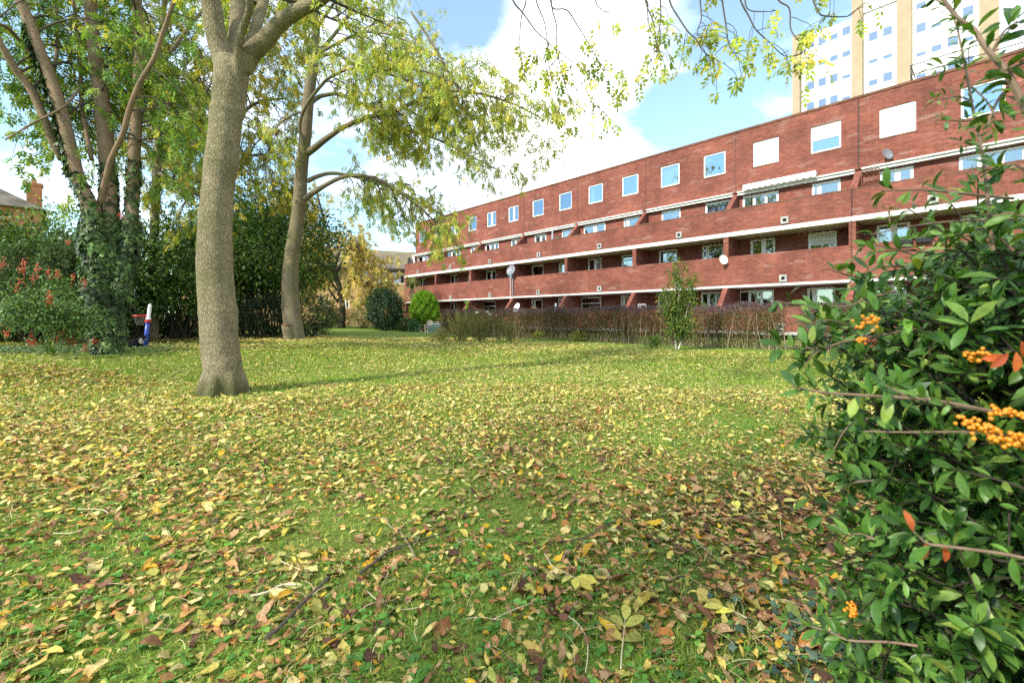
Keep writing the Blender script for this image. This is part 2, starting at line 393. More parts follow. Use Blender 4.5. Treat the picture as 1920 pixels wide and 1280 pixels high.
# top storey
DT = 1.3
top = [(786, 'plain'), (814, 'plain'), (845, 'two'), (878, 'plain'), (913, 'two'), (953, 'two'), (998, 'curtL'), (1048, 'curtL'), (1103, 'curtL'), (1166, 'curtR'),
       (1238.5, 'curt'), (1319, 'curtL'), (1412, 'blind2'), (1520, 'half'), (1649, 'blind'), (1801.6, 'curtL')]
tw = [(S(p, DT), k) for p, k in top] + [(2.15, 'curt'), (4.9, 'plain'), (7.6, 'curtL'), (10.2, 'plain')]
TZ0, TZ1 = 9.10, 10.36
m = MB(); holes_wall(m, S0, S1, 7.93, 11.12, DT, DT + .24, [(s, s + 1.2, TZ0, TZ1) for s, k in tw]); part(m, 'wall', 'brick')
m = MB(); m.box(S0 - .03, S1, DT - .035, DT + .28, 11.12, 11.23); part(m, 'coping', 'brick_dark')
for s, k in tw: window(blk, s, s + 1.2, TZ0, TZ1, DT + .05, k)
for s, k in tw:                                              # soldier course over and sill under each opening
    m = MB(); m.box(s - .06, s + 1.26, DT - .012, DT + .05, TZ0 - .075, TZ0); part(m, 'sill', 'brick_dark')
m = MB(); m.box(S0, S1, DT + .24, 9.0, 10.9, 11.05); m.box(S0, S1, 9.0, 9.25, 0, 11.1); m.box(S0, S0 + .25, DT + .3, 9.0, 0, 10.9); m.box(S1 - .25, S1, DT + .3, 9, 0, 10.9)
part(m, 'roof', 'grey_concrete')
m = MB()
for z in (8.2,): m.box(S0 + .25, S1 - .25, DT + .3, 9.0, z, z + .1)
m.box(S0 + .25, S1 - .25, 3.6, 3.7, .62, 10.9)
part(m, 'interior', 'interior')

# third storey: set back behind a balcony, white lintel above, sloped party walls
for a, b in BAYS:
    m = MB(); m.box(a + .13, b - .13, DT - .12, DT + .2, 7.74, 7.925); m.box(a + .13, b - .13, DT - .2, DT - .12, 7.86, 7.925); part(m, 'lintel', 'concrete')
L3 = [(784, 802, 'two'), (817, 826, 'plain'), (837, 863, 'three'), (882, 895, 'two'), (910, 935, 'three'), (958, 974, 'two'), (1002, 1024, 'two'), (1053, 1079, 'curt'),
      (1094, 1135, 'two'), (1169, 1200, 'door'), (1240, 1276, 'floral'), (1322, 1379, 'floral'), (1392, 1460, 'wide'), (1522, 1576, 'door'), (1650, 1713, 'two'), (1798, 1925, 'wide')]
D3 = DT + .14
l3 = [(S(p, D3), S(q, D3), k) for p, q, k in L3] + [(2.6, 4.2, 'two'), (8.0, 10.2, 'wide')]
m = MB(); holes_wall(m, S0 + .26, S1, 5.68, 7.74, D3, D3 + .2, [(a, b, 5.8, 7.69) for a, b, k in l3]); part(m, 'wall', 'brick')
for a, b, k in l3: window(blk, a, b, 5.8, 7.69, D3 + .04, k, .105, 'glass_low')
for s in PIERS:
    m = MB(); m.prism([(.22, 5.66), (DT - .002, 5.66), (DT - .002, 7.86), (.22, 6.86)], 'x', s - .125, s + .125); part(m, 'party_wall', 'brick')
m = MB(); m.prism([(.22, 5.66), (DT - .002, 5.66), (DT - .002, 7.86), (.22, 6.86)], 'x', S0, S0 + .25); part(m, 'party_wall', 'brick')
m = MB(); m.box(S0, S1, -.03, 3.6, 5.41, 5.615); part(m, 'balcony_slab', 'concrete')
for a, b in BAYS:
    m = MB(); m.box(a + .004, b - .004, 0, .218, 5.617, 6.74); p = part(m, 'parapet', 'brick')
    m = MB(); m.box(a + .004, b - .004, -.008, .226, 6.74, 6.82); m.build('coping', M['brick_dark'], p)

# second storey: deep balcony, dark inside
D2 = 1.55
L2 = [(786, 797, 'two'), (844, 858, 'two'), (877, 880, 'plain'), (911, 930, 'two'), (952, 962, 'plain'), (997, 1019, 'netted'), (1047, 1064, 'door'), (1102, 1128, 'two'), (1165, 1193, 'transom'),
      (1235, 1270, 'netted'), (1316, 1356, 'door'), (1407, 1453.6, 'two'), (1515, 1569, 'half2'), (1643, 1707, 'two'), (1800, 1860, 'door')]
l2 = [(S(p, D2), S(q, D2), k) for p, q, k in L2] + [(2.2, 3.5, 'two'), (4.6, 5.9, 'transom'), (7.5, 8.8, 'two')]
m = MB(); holes_wall(m, S0 + .26, S1, 2.9, 5.408, D2, D2 + .2, [(a, b, 4.22, 5.36) for a, b, k in l2]); part(m, 'wall', 'brick')
for a, b, k in l2: window(blk, a, b, 4.22, 5.36, D2 + .04, k, .105, 'glass_low')
def pier(s):
    m = MB(); h = .125
    m.box(s - h, s + h, .222, .62, 2.902, 5.406); m.box(s - h, s + h, .95, D2 - .003, 2.902, 5.406)
    m.box(s - h, s + h, .62, .95, 5.02, 5.406); m.box(s - h, s + h, .62, .95, 2.902, 4.1); m.box(s - h, s + h, 0.001, .222, 4.4, 5.406)
    part(m, 'party_wall', 'brick')
for s in PIERS: pier(s)
m = MB(); m.box(S0, S0 + .25, .001, D2 + .3, 0, 5.406); part(m, 'party_wall', 'brick')
m = MB(); m.box(S0 + .26, S1, -.03, 3.6, 2.79, 2.9); part(m, 'balcony_slab', 'concrete')
for a, b in BAYS:
    m = MB(); m.box(max(a, S0 + .25) + .004, b - .004, 0, .218, 2.902, 4.31); p = part(m, 'parapet', 'brick')
    m = MB(); m.box(max(a, S0 + .25) + .004, b - .004, -.008, .226, 4.31, 4.39); m.build('coping', M['brick'], p)

# ground storey: parapet stands further forward, party walls slope out to it
L1 = [(844, 856, 'two'), (904, 929, 'transom'), (996, 1017, 'door'), (1046, 1056, 'plain'), (1088, 1127, 'transom'), (1163, 1186, 'door'), (1233, 1265, 'two'), (1314, 1354, 'three'),
      (1384, 1451, 'wide'), (1513, 1566, 'door'), (1640, 1700, 'two')]
l1 = [(S(p, D2), S(q, D2), k) for p, q, k in L1] + [(1.4, 2.8, 'two'), (4.2, 5.6, 'wide'), (7.4, 8.8, 'door')]
m = MB(); holes_wall(m, S0 + .26, S1, .62, 2.786, D2, D2 + .2, [(a, b, 1.3, 2.72) for a, b, k in l1]); part(m, 'wall', 'brick')
for a, b, k in l1: window(blk, a, b, 1.3, 2.72, D2 + .04, k, .105, 'glass_dim')
for s in PIERS:
    m = MB(); m.prism([(-.78, .63), (D2 - .003, .63), (D2 - .003, 2.786), (-.05, 2.786), (-.78, 1.9)], 'x', s - .125, s + .125); part(m, 'party_wall', 'brick')
m = MB(); m.box(S0 + .26, S1, -1.03, 3.6, .48, .62); part(m, 'balcony_slab', 'grey_concrete')
for a, b in BAYS:
    m = MB(); m.box(a + .255, b - .004, -1.0, -.782, .622, 1.70); p = part(m, 'parapet', 'brick')
    m = MB(); m.box(a + .255, b - .004, -1.008, -.774, 1.70, 1.77); m.build('coping', M['brick_dark'], p)
m = MB(); m.box(S0 + .26, S1, .5, .7, -.4, .478); part(m, 'void_shade_wall', 'dark')  # near-black wall, painting in the shade of the void under the slab

# vents through the parapets, one to a bay
def vent(s, d, z):
    m = MB(); h = .165
    m.box(s - h, s + h, d - .1, d, z - h, z - h + .09); m.box(s - h, s + h, d - .1, d, z + h - .09, z + h)
    m.box(s - h, s - h + .09, d - .1, d, z - h + .09, z + h - .09); m.box(s + h - .09, s + h, d - .1, d, z - h + .09, z + h - .09)
    f = part(m, 'vent', 'grey_concrete', bevel=.012)
    m = MB(); m.box(s - h + .09, s + h - .09, d - .025, d - .004, z - h + .09, z + h - .09); m.build('opening', M['dark'], f)  # dark plate, colour stands in for the shade inside the hole
for px in (784.5, 845, 919.5, 1011, 1125, 1274, 1472, 1750): vent(S(px, 0), -.001, 5.85)
for px in (846, 919.5, 1010, 1125, 1272, 1469, 1752): vent(S(px, 0), -.001, 3.12)
for px in (1464,): vent(S(px, -1), -1.001, .86)
# movement joints and pipes down the front
for s, w in ((-4.32, .012), (-15.0, .012), (-25.7, .012), (-9.62, .009), (-20.35, .009)):
    m = MB(); m.box(s - w, s + w, DT - .016, DT - .001, 7.93, 11.12); part(m, 'movement_joint', 'pipe')
m = MB(); m.tube([(-4.36, -.03, 2.7), (-4.36, -.035, 4.4), (-4.34, -.035, 6.85), (-4.33, .5, 7.1), (-4.33, DT - .03, 7.8), (-4.33, DT - .03, 11.1)], .012, 6); part(m, 'cable', 'pipe')
m = MB(); m.tube([(-25.62, -.05, .8), (-25.62, -.05, 5.35)], .03, 6); part(m, 'downpipe', 'dish_grey')
m = MB(); m.tube([(-25.9, -.05, 2.7), (-25.9, -.05, 5.35)], .022, 6); part(m, 'downpipe', 'dish_white')
# guard rail on the roof
m = MB(); sr = S(1708, 1.7); xs = np.arange(sr, S1, 1.75)
for x in xs: m.tube([(x, 1.7, 11.05), (x, 1.7, 12.05)], .022, 6)
for z in (11.62, 12.03): m.tube([(sr, 1.7, z), (S1, 1.7, z)], .02, 6)
m.tube([(sr, 1.7, 12.03), (sr, 3.2, 12.03)], .02, 6); m.tube([(sr, 1.7, 11.62), (sr, 3.2, 11.62)], .02, 6)
part(m, 'roof_railing', 'pipe')

# ------------------------------------------------------------------ things fixed to or standing on the block
def on_block(name, s, d, z, label, cat, group=None):
    p = W(s, d, z); return empty(name, p, label, cat, group, ROT)
def dish(s, d, z, r, yaw, pitch, mat, label, pole=0):
    e = on_block('satellite_dish', s, d, z, label, 'satellite dish', 'satellite dishes on the red brick block')
    mt = MB(); mt.tube([(0, .0, 0), (0, -.16, 0), (0, -.16, .12)], .02, 6)
    if pole: mt.tube([(0, -.1, .1), (0, -.1, -pole)], .022, 6)
    mt.build('mount', M['steel'], e)
    A = Matrix.Translation((0, -.2, .12)) @ Matrix.Rotation(yaw, 4, 'Z') @ Matrix.Rotation(R(90) - pitch, 4, 'X')
    b = MB(); prof = [(r * t, -.0 + .24 * r * (1 - t * t) * -1 + .24 * r) for t in (0.001, .25, .5, .75, .92, 1)]
    prof = [(q, .26 * r * (q / r) ** 2) for q in (.001, .25 * r, .5 * r, .75 * r, .92 * r, r)]
    prof += [(r * 1.01, .26 * r - .012)] + [(q, .26 * r * (q / r) ** 2 - .014) for q in (.92 * r, .5 * r, .001)]
    b.lathe(prof, 28, A); o = b.build('reflector', M[mat], e, True)
    a = MB(); tip = A @ Vector((0, -r * .15, r * .95)); lo = A @ Vector((0, -r, .2 * r))
    a.tube([tuple(lo), tuple((lo + tip) / 2 + Vector((0, 0, -.02))), tuple(tip)], .012, 6); a.build('arm', M['steel'], e)
    h = MB(); h.tube([tuple(tip), tuple(tip + (A.to_3x3() @ Vector((0, .02, -.1))))], [.03, .022], 8); h.build('receiver', M['dish_grey'], e)
    return e
dish(S(960, -.2), -.05, 4.75, .40, R(8), R(22), 'dish_grey', 'large grey satellite dish on a pole between two middle balconies', 1.6)
dish(S(973, -1.1), -1.05, 1.85, .36, R(-12), R(20), 'dish_white', 'round white satellite dish just above the hedge with a pink bloom beside it')
dish(S(1357, -.1), 0, 4.1, .25, R(62), R(10), 'dish_white', 'small white satellite dish turned sideways on a second floor balcony pier')
dish(S(1664, DT), DT, 8.15, .25, R(55), R(15), 'dish_grey', 'grey satellite dish on the top storey wall below the closed white blind')
dish(S(802, .7), .8, 6.95, .25, R(35), R(15), 'dish_grey', 'dark satellite dish by the left end of the block over a balcony parapet')
# awning cassette
a0, a1 = S(1393, DT - .3), S(1530, DT - .3)
e = on_block('awning', 0, 0, 0, 'rolled up white awning with scalloped edge over a third storey balcony window', 'awning'); 
m = MB(); m.prism([(DT - .34, 8.0), (DT - .06, 8.0), (DT - .06, 8.17), (DT - .3, 8.19), (DT - .36, 8.12)], 'x', a0, a1); m.build('cassette', M['white'], e, bevel=.02)
n = 60; xs = np.linspace(a0, a1, n); dp = .07 + .05 * np.abs(np.sin(np.arange(n) * PI / 5)); V = []
for o_ in (0, .012):
    V += [np.stack([xs, np.full(n, DT - .35 + o_), np.full(n, 8.0)], 1), np.stack([xs, np.full(n, DT - .35 + o_), 8.0 - dp], 1)]
i = np.arange(n - 1); mk('valance', np.concatenate(V), np.concatenate([np.stack([i, i + 1, n + i + 1, n + i], 1), np.stack([2 * n + i, 3 * n + i, 3 * n + i + 1, 2 * n + i + 1], 1)]), M['cream'], e, world=False)
m = MB(); m.box(a0 + .3, a0 + .4, DT - .06, DT - .001, 8.02, 8.16); m.box(a1 - .4, a1 - .3, DT - .06, DT - .001, 8.02, 8.16); m.build('bracket', M['steel'], e)
# trellis
t0, t1 = S(1617, 1.0), S(1649, 1.0)
e = on_block('trellis', 0, 0, 0, 'brown diagonal lattice trellis on the balcony under the grey dish', 'trellis')
m = MB(); zl, zh = 6.7, 7.7; w = t1 - t0
for k in np.arange(-1.2, w + 1.2, .17):
    for sg in (1, -1):
        pts = []
        for t in np.linspace(0, 1, 30):
            x = k + sg * (t * (zh - zl)) + (0 if sg > 0 else (zh - zl) * .0)
            if 0 <= x <= w: pts.append((t0 + x, .9 + (.012 if sg > 0 else 0), zl + t * (zh - zl)))
        if len(pts) > 3: m.tube([pts[0], pts[-1]], .012, 4)
m.build('lattice', M['brown_wood'], e)
m = MB(); m.box(t0 - .03, t0, .88, .93, 6.0, zh); m.box(t1, t1 + .03, .88, .93, 6.0, zh); m.box(t0, t1, .88, .93, zh, zh + .03); m.build('frame', M['brown_wood'], e)
# folded parasol and hanging pot on the third storey balcony
s = S(1036, .5); e = on_block('parasol', s, .5, 5.66, 'closed dark grey parasol standing on a third storey balcony', 'parasol')
m = MB(); m.lathe([(.03, .95), (.10, 1.0), (.085, 1.3), (.06, 1.8), (.03, 2.12), (.001, 2.14)], 10); m.build('canopy', M['steel'], e, True)
m = MB(); m.tube([(0, 0, .02), (0, 0, .97)], .02, 8); m.build('pole', M['pipe'], e)
m = MB(); m.lathe([(.001, 0), (.22, 0), (.22, .05), (.05, .08), (.001, .08)], 16); m.build('base', M['grey_concrete'], e)
s = S(1047, D3 - .1); e = on_block('hanging_pot', s, D3 - .14, 7.08, 'small green wall pot beside the closed grey parasol', 'pot')
m = MB(); m.lathe([(.001, -.12), (.08, -.12), (.13, .0), (.14, .1), (.12, .1), (.001, .04)], 14); m.build('pot', plain('pot_green', (.02, .16, .10)), e, True)
m = MB(); m.box(-.01, .01, .12, .139, -.1, .2); m.build('bracket', M['pipe'], e)
# black planters on the second floor parapet
for k, (p0, p1, lab) in enumerate(((1683, 1712, 'black balcony planter with short green shoots, left one of two'), (1717, 1748, 'black balcony planter with taller trailing leaves, right one of two'))):
    x0, x1 = S(p0, -.1), S(p1, -.1)
    e = on_block('planter_box', (x0 + x1) / 2, -.12, 4.2, lab, 'planter', 'planters on a second floor balcony'); w = (x1 - x0) / 2
    m = MB(); m.prism([(-.09, 0), (.09, 0), (.11, .2), (-.11, .2)], 'x', -w, w); m.build('trough', M['black'], e, bevel=.01)
    n = 160; P = np.stack([rs.uniform(-w, w, n), rs.uniform(-.1, .1, n), np.full(n, .18)], 1)
    A = unit(np.stack([rs.normal(0, .4, n), rs.normal(-.1, .4, n), np.full(n, 1.)], 1)); L = rs.uniform(.08, .2 + .12 * k, n)
    sd = unit(np.cross(A, np.array((0, 1.0, .2)))) * .015
    V = np.stack([P, P + A * L[:, None] * .5 + sd, P + A * L[:, None], P + A * L[:, None] * .5 - sd], 1).reshape(-1, 3); q = np.arange(n)[:, None] * 4 + np.arange(4)
    mk('shoots', V, q, M['green_leaf'], e, np.repeat(rs.uniform(.5, 1.2, (n, 1)) * np.array((.09, .2, .03)), 4, 0), world=False)
# boards leaning at the left end of the third storey parapet
s = S(767, .1); e = on_block('black_panel', s, .1, 6.82, 'black square panel standing on the parapet at the block end', 'panel')
m = MB(); m.box(-.25, .28, -.03, .03, 0, .62); m.build('sheet', M['black'], e, bevel=.01)
m = MB(); m.box(-.2, -.17, .03, .25, 0, .4); m.box(.2, .23, .03, .25, 0, .4); m.build('stand', M['steel'], e)
s = S(775, .3); e = on_block('white_board', s, .35, 6.82, 'white board leaning beside the black panel on the parapet end', 'board')
m = MB(); m.prism([(0, 0), (.28, 0), (.02, .85), (-.26, .85)], 'y', -.02, .02); m.build('sheet', M['white'], e)
m = MB(); m.tube([(.2, .02, .1), (.2, .3, -.2)], .015, 6); m.build('brace', M['steel'], e)

def potted(name, s, d, z, lab, cat, pot, n, L, w, pal, up=.9, pr=.16):
    e = on_block(name, s, d, z, lab, cat); m = MB(); m.lathe([(.001, 0), (pr * .7, 0), (pr, .26), (pr * 1.08, .28), (pr * .9, .27), (.001, .24)], 14); m.build('pot', M[pot], e, True)
    A = unit(np.stack([rs.normal(0, .6, n), rs.normal(0, .6, n), np.full(n, up)], 1)); P = np.tile((0, 0, .24), (n, 1)) + rs.normal(0, .03, (n, 3)); Ls = L * rs.uniform(.5, 1.1, n)[:, None]; B = unit(np.cross(A, np.array((.1, 1, .2)))) * w
    V = np.stack([P, P + A * Ls * .5 + B, P + A * Ls + (0, 0, -.06), P + A * Ls * .5 - B], 1).reshape(-1, 3); c = np.array([pal[i] for i in rs.randint(0, len(pal), n)]) * rs.uniform(.7, 1.2, (n, 1))
    mk('leaves', V, np.arange(n)[:, None] * 4 + np.arange(4), M['green_leaf'], e, np.repeat(c, 4, 0), world=False)
potted('potted_plant', S(896, .6), .6, 6.2, 'orange green spiky plant showing over a third storey parapet', 'plant', 'brown_wood', 90, .95, .03, [(.35, .2, .05), (.2, .25, .05), (.45, .3, .08)])
potted('potted_plant', S(1000, -.5), -.5, 1.45, 'small leafy pot plant on the ground balcony right of the white dish', 'plant', 'grey_concrete', 70, .5, .03, [(.12, .2, .04), (.3, .1, .05)])
potted('potted_plant', S(1052, -.5), -.5, 1.5, 'yellow green pot plant on the ground balcony beside the white figure', 'plant', 'brown_wood', 60, .55, .03, [(.25, .32, .05), (.16, .24, .05)])
potted('potted_plant', S(1496, -.4), -.4, 1.45, 'low green pot plant on the ground balcony right of the hedge gap', 'plant', 'black', 60, .5, .025, [(.10, .2, .04)])
e = on_block('garden_figure', S(1042, -.6), -.6, 1.77, 'small white figure standing on the ground floor parapet', 'ornament'); m = MB(); m.lathe([(.001, 0), (.11, 0), (.11, .05), (.07, .08), (.085, .2), (.10, .3), (.05, .36), (.065, .42), (.05, .48), (.001, .5)], 14); m.build('body', M['dish_white'], e, True)
e = on_block('garden_chair', S(1203, -.3), -.3, 1.05, 'white metal chair back showing above the hedge by the birch', 'chair'); m = MB()
for k in range(5): m.tube([(-.22 + .11 * k, 0, .1), (-.25 + .125 * k, .05, 1.0)], .014, 5)
for z in (.55, 1.0): m.tube([(-.26, .03, z), (.26, .03, z)], .016, 5)
m.build('backrest', M['white'], e); m = MB(); m.box(-.25, .25, -.45, 0, .42, .45); m.build('seat', M['white'], e)
for x in (-.22, .22):
    for y in (-.42, -.02): m = MB(); m.tube([(x, y, 0), (x, y, .42)], .014, 5); m.build('leg', M['white'], e)
e = on_block('climbing_plant', S(879, -.6), -.75, 1.0, 'bright green climber on a ground floor pier behind the roses', 'plant'); n = 260; P = np.stack([rs.normal(0, .12, n), rs.normal(-.05, .07, n), rs.uniform(.2, 1.75, n)], 1); A = unit(rs.normal(0, 1, (n, 3))) * .1; B = unit(np.cross(A, np.array((.1, 1, .2)))) * .035
mk('leaves', np.stack([P, P + A * .5 + B, P + A, P + A * .5 - B], 1).reshape(-1, 3), np.arange(n)[:, None] * 4 + np.arange(4), M['green_leaf'], e, np.repeat(rs.uniform(.6, 1.2, (n, 1)) * np.array((.16, .36, .05)), 4, 0), world=False)
m = MB(); m.tube([(0, 0, 0), (.03, -.03, .8), (0, -.02, 1.7)], .012, 5); m.build('stem', M['brown_wood'], e)
# ------------------------------------------------------------------ the tower behind
DW = 94 * CT
tower = empty('tower_block', (-NRM[0] * DW, -NRM[1] * DW, 0), 'tall white tower block with buff brick fins rising behind the red block', 'tower block', rz=ROT)
def St(px): return S(px, 0, DW)
f1, f2, f3, f4 = St(1487), St(1598), St(1682), St(1836); fw = 1.15
ZT = 38.3
m = MB(); m.box(f1 + .1, f4 + 1.0, .5, 15, 0, ZT); m.box(f2 + .4, f3 + .6, 0.3, 13, ZT, ZT + 3.2); m.build('wall', M['render'], tower)
for k, x in enumerate((f1, f2, f3, f4)):
    m = MB(); w = (.86, 1.05, 1.3, 1.45)[k]; m.box(x, x + w, -.35, 3, 0, ZT + (.25 if k in (0, 3) else 3.4)); m.build('fin', M['fin'], tower)
m = MB()
for a, b in ((f1 + .86, f2), (f2 + 1.05, f3), (f3 + 1.3, f4)):
    for k in range(9): m.box(a, b, .488, .499, ZT - 1.95 - 2.7 * k + 1.1, ZT - 1.95 - 2.7 * k + 1.125)
m.build('panel_joint', M['dish_grey'], tower)
def twin(s, z, k):
    w = .92; m = MB(); h = 1.12; d = .44; fr = .04
    m.box(s, s + fr, d, d + .055, z, z + h); m.box(s + w - fr, s + w, d, d + .055, z, z + h); m.box(s + fr, s + w - fr, d, d + .055, z, z + fr); m.box(s + fr, s + w - fr, d, d + .055, z + h - fr, z + h)
    f = m.build('window', M['white'], tower)
    q = rs.choice([0, 0, .35, .6]) if k else .9
    if q < .85: m = MB(); m.box(s + fr, s + w - fr, d + .02, d + .03, z + fr, z + h - fr - q * h * .9); m.build('pane', M['tower_glass'], f)
    if q > 0: m = MB(); m.box(s + fr, s + w - fr, d + .01, d + .03, z + h - fr - q * h * .9 + .002, z + h - fr); m.build('blind', M['cream'], f)
tg = NT('tower_glass', .08, .8); tg.color((.06, .095, .18)); tg.b.inputs['Metallic'].default_value = 0; M['tower_glass'] = tg.m
tg.b.inputs['Coat Weight'].default_value = 1.0; tg.b.inputs['Coat Roughness'].default_value = .03; tg.b.inputs['Coat IOR'].default_value = 2.2
for row in range(7):
    z = 36.97 - 2.7 * row - .51
    for px in (1518, 1540, 1562, 1585): twin(St(px) - .46, z, 1)
    for px in (1726, 1755, 1786, 1815): twin(St(px) - .46, z - .15, rs.rand() > .12)
    if row < 6:
        for px in (1636, 1663): twin(St(px) - .46, 35.1 - .51 - 2.7 * row, rs.rand() > .25)
# aerial on the tower roof
m = MB(); xa = St(1556); m.tube([(xa, 2, ZT), (xa, 2, ZT + 3.0)], .03, 5)
for z, L in ((2.9, .5), (2.6, .65), (2.3, .8)): m.tube([(xa - L, 2, ZT + z), (xa + L, 2, ZT + z)], .018, 4)
m.tube([(xa, 1.4, ZT + 2.6), (xa, 2.6, ZT + 2.6)], .018, 4)
m.build('aerial', M['steel'], tower)

# ------------------------------------------------------------------ houses on the left
dv = np.array((.93, .37)) / math.hypot(.93, .37); ra = math.atan2(dv[1], dv[0])
hy = empty('yellow_brick_house', (-14.0, 48.0, 0), 'yellow brick house with mossy grey tiled roof beyond the golden tree', 'house', rz=ra)
HZ = 6.45
def hx(px):   # distance along the house front of a pixel column
    a = (px - 960) / F; return (a * 48 + 14) / (dv[0] - a * dv[1])
win = [(hx(704), hx(725), 4.95, 6.2), (hx(739), hx(759), 4.9, 6.1), (hx(598), hx(617), 2.4, 3.5), (hx(640), hx(655), 2.3, 3.5), (hx(668), hx(690), 4.95, 6.2), (hx(440), hx(462), 2.2, 3.4), (hx(500), hx(520), 4.95, 6.2), (hx(520), hx(536), 2.3, 3.4), (hx(560), hx(580), 4.95, 6.2)]
m = MB(); up = [w for w in win if w[2] > 4]; lo = [w for w in win if w[2] < 4]
holes_wall(m, -17.5, 4.2, 4.2, HZ, 0, .25, up); holes_wall(m, -17.5, 4.2, -.5, 4.2, 0, .25, lo); m.box(-17.5, -17.25, .25, 8, -.5, HZ); m.box(3.95, 4.2, .25, 8, -.5, HZ); m.box(-17.5, 4.2, 8, 8.25, -.5, HZ)
m.build('wall', M['yellow_brick'], hy)
m = MB(); m.box(-17.2, 3.9, 2.5, 2.6, -.4, HZ - .1); m.build('interior', M['interior'], hy)
for a, b, c, d in win: window(hy, a, b, c, d, .06, 'two' if b - a < 1.3 else 'wide', .09, 'glass_dim')
m = MB(); m.prism([(-.45, HZ - .05), (4.1, HZ + 2.35), (8.7, HZ - .05), (8.7, HZ + .1), (4.1, HZ + 2.5), (-.45, HZ + .1)], 'x', -17.9, 4.6)
def tilemat():
    t = NT('mossy_tile', .9, .15); o = t.obj(); f = t.noise(o, .7, 5); g = t.noise(o, 9, 4)
    wv = t.n('TexWave', wave_type='BANDS', bands_direction='Y'); wv.inputs['Scale'].default_value = 1.1; t.l(o, wv.inputs['Vector'])
    c = t.mix(t.ramp(f, [(.4, 0), (.62, .8)]), (.17, .14, .11), (.26, .22, .10)); c = t.mix(1.0, c, t.ramp(g, [(.3, .6), (.7, 1.2)]), 'MULTIPLY')
    c = t.mix(1.0, c, t.ramp(wv.outputs['Fac'], [(0, .6), (.25, 1)]), 'MULTIPLY'); t.color(c); return t.m
M['mossy_tile'] = tilemat(); m.build('roof', M['mossy_tile'], hy)
m = MB(); m.box(-17.7, 4.4, -.48, -.3, HZ - .2, HZ - .06); m.build('gutter', M['black'], hy)
m = MB(); m.box(hx(735), 4.3, -.03, -.005, HZ - .62, HZ - .32); m.build('fascia', M['white'], hy)

ho = empty('orange_brick_house', (-26.9, 26.0, .5), 'orange brick house with dark hipped roof and tall chimney at the left edge', 'house', rz=R(45))
m = MB(); holes_wall(m, -12, 0, 3.4, 6.9, 0, .25, [(-4.6, -3.3, 4.6, 5.9)]); m.box(-12, 0, 0, .25, 0, 3.4); m.box(-.25, 0, .25, 8, 0, 6.9); m.box(-12, -11.75, .25, 8, 0, 6.9); m.box(-12, 0, 8, 8.25, 0, 6.9); m.build('wall', M['orange_brick'], ho)
window(ho, -4.6, -3.3, 4.6, 5.9, .06, 'two', .09, 'glass_dim')
mm = MB(); mm.add([(-12.4, -.3, 6.9), (.2, -.3, 6.9), (.2, 8.6, 6.9), (-12.4, 8.6, 6.9), (-8, 4.1, 9.7), (-4, 4.1, 9.7)], [(0, 1, 5, 4), (1, 2, 5), (2, 3, 4, 5), (3, 0, 4), (3, 2, 1, 0)])
rf = mm.build('roof', M['tile'], ho)
m = MB(); m.box(-.62, .02, .9, 1.6, 6.0, 8.45); m.box(-.67, .07, .85, 1.65, 8.45, 8.6); m.tube([(-.3, 1.25, 8.6), (-.3, 1.25, 8.85)], .1, 8); m.build('chimney', M['orange_brick'], ho)
# ------------------------------------------------------------------ leaves and branches
def pick(pal, n):
    """n colours out of a palette [(weight, (r,g,b)), ...], each a little different"""
    w = np.array([p[0] for p in pal], float); c = np.array([p[1] for p in pal], float)
    out = c[rs.choice(len(pal), n, p=w / w.sum())]
    return out * rs.uniform(.72, 1.28, (n, 1)) * rs.uniform(.93, 1.07, (n, 3))
def rand_unit(n):
    return unit(rs.normal(0, 1, (n, 3)))
def leaf_flat(P, A, N, L, Wd, fold=.25):
    """folded lozenge leaves: base P, axis A, normal N, length L, half width Wd -> verts, tris"""
    n = len(P); L = np.broadcast_to(L, (n,))[:, None]; Wd = np.broadcast_to(Wd, (n,))[:, None]
    A = unit(A); B = unit(np.cross(A, N)); C = np.cross(B, A)
    V = np.stack([P, P + A * L * .45 + B * Wd + C * Wd * fold, P + A * L, P + A * L * .45 - B * Wd + C * Wd * fold], 1).reshape(-1, 3)
    k = np.arange(n)[:, None] * 4
    return V, np.concatenate([k + np.array([[0, 1, 2]]), k + np.array([[0, 2, 3]])])
def leaf_hi(P, A, N, L, Wd, curl=.3, fold=.25, prof=(.0, .75, 1.0, .8, .0), twist=0.0):
    """curved leaves with a midrib: five stations by three columns"""
    n = len(P); L = np.broadcast_to(L, (n,)); Wd = np.broadcast_to(Wd, (n,)); curl = np.broadcast_to(curl, (n,)); fold = np.broadcast_to(fold, (n,))
    A = unit(A); B = unit(np.cross(A, N)); C = np.cross(B, A); V = np.zeros((n, 15, 3)); tw = np.broadcast_to(twist, (n,))
    for i, t in enumerate((0, .25, .5, .77, 1.0)):
        ang = curl * t; x = L * (np.sin(ang) / np.where(np.abs(curl) < .02, .02, curl) if False else t * np.cos(ang * .5)); z = -L * t * np.sin(ang * .6)
        ctr = P + A * x[:, None] + C * z[:, None]; w = (Wd * max(prof[i], .04))[:, None]
        Bt = B * np.cos(tw * t)[:, None] + C * np.sin(tw * t)[:, None]; Ct = C * np.cos(tw * t)[:, None] - B * np.sin(tw * t)[:, None]
        V[:, i * 3] = ctr + Bt * w + Ct * w * fold[:, None]; V[:, i * 3 + 1] = ctr; V[:, i * 3 + 2] = ctr - Bt * w + Ct * w * fold[:, None]
    q = []
    for i in range(4):
        for j in range(2): q.append([i * 3 + j, i * 3 + j + 1, (i + 1) * 3 + j + 1, (i + 1) * 3 + j])
    return V.reshape(-1, 3), (np.arange(n)[:, None, None] * 15 + np.array(q)[None]).reshape(-1, 4)
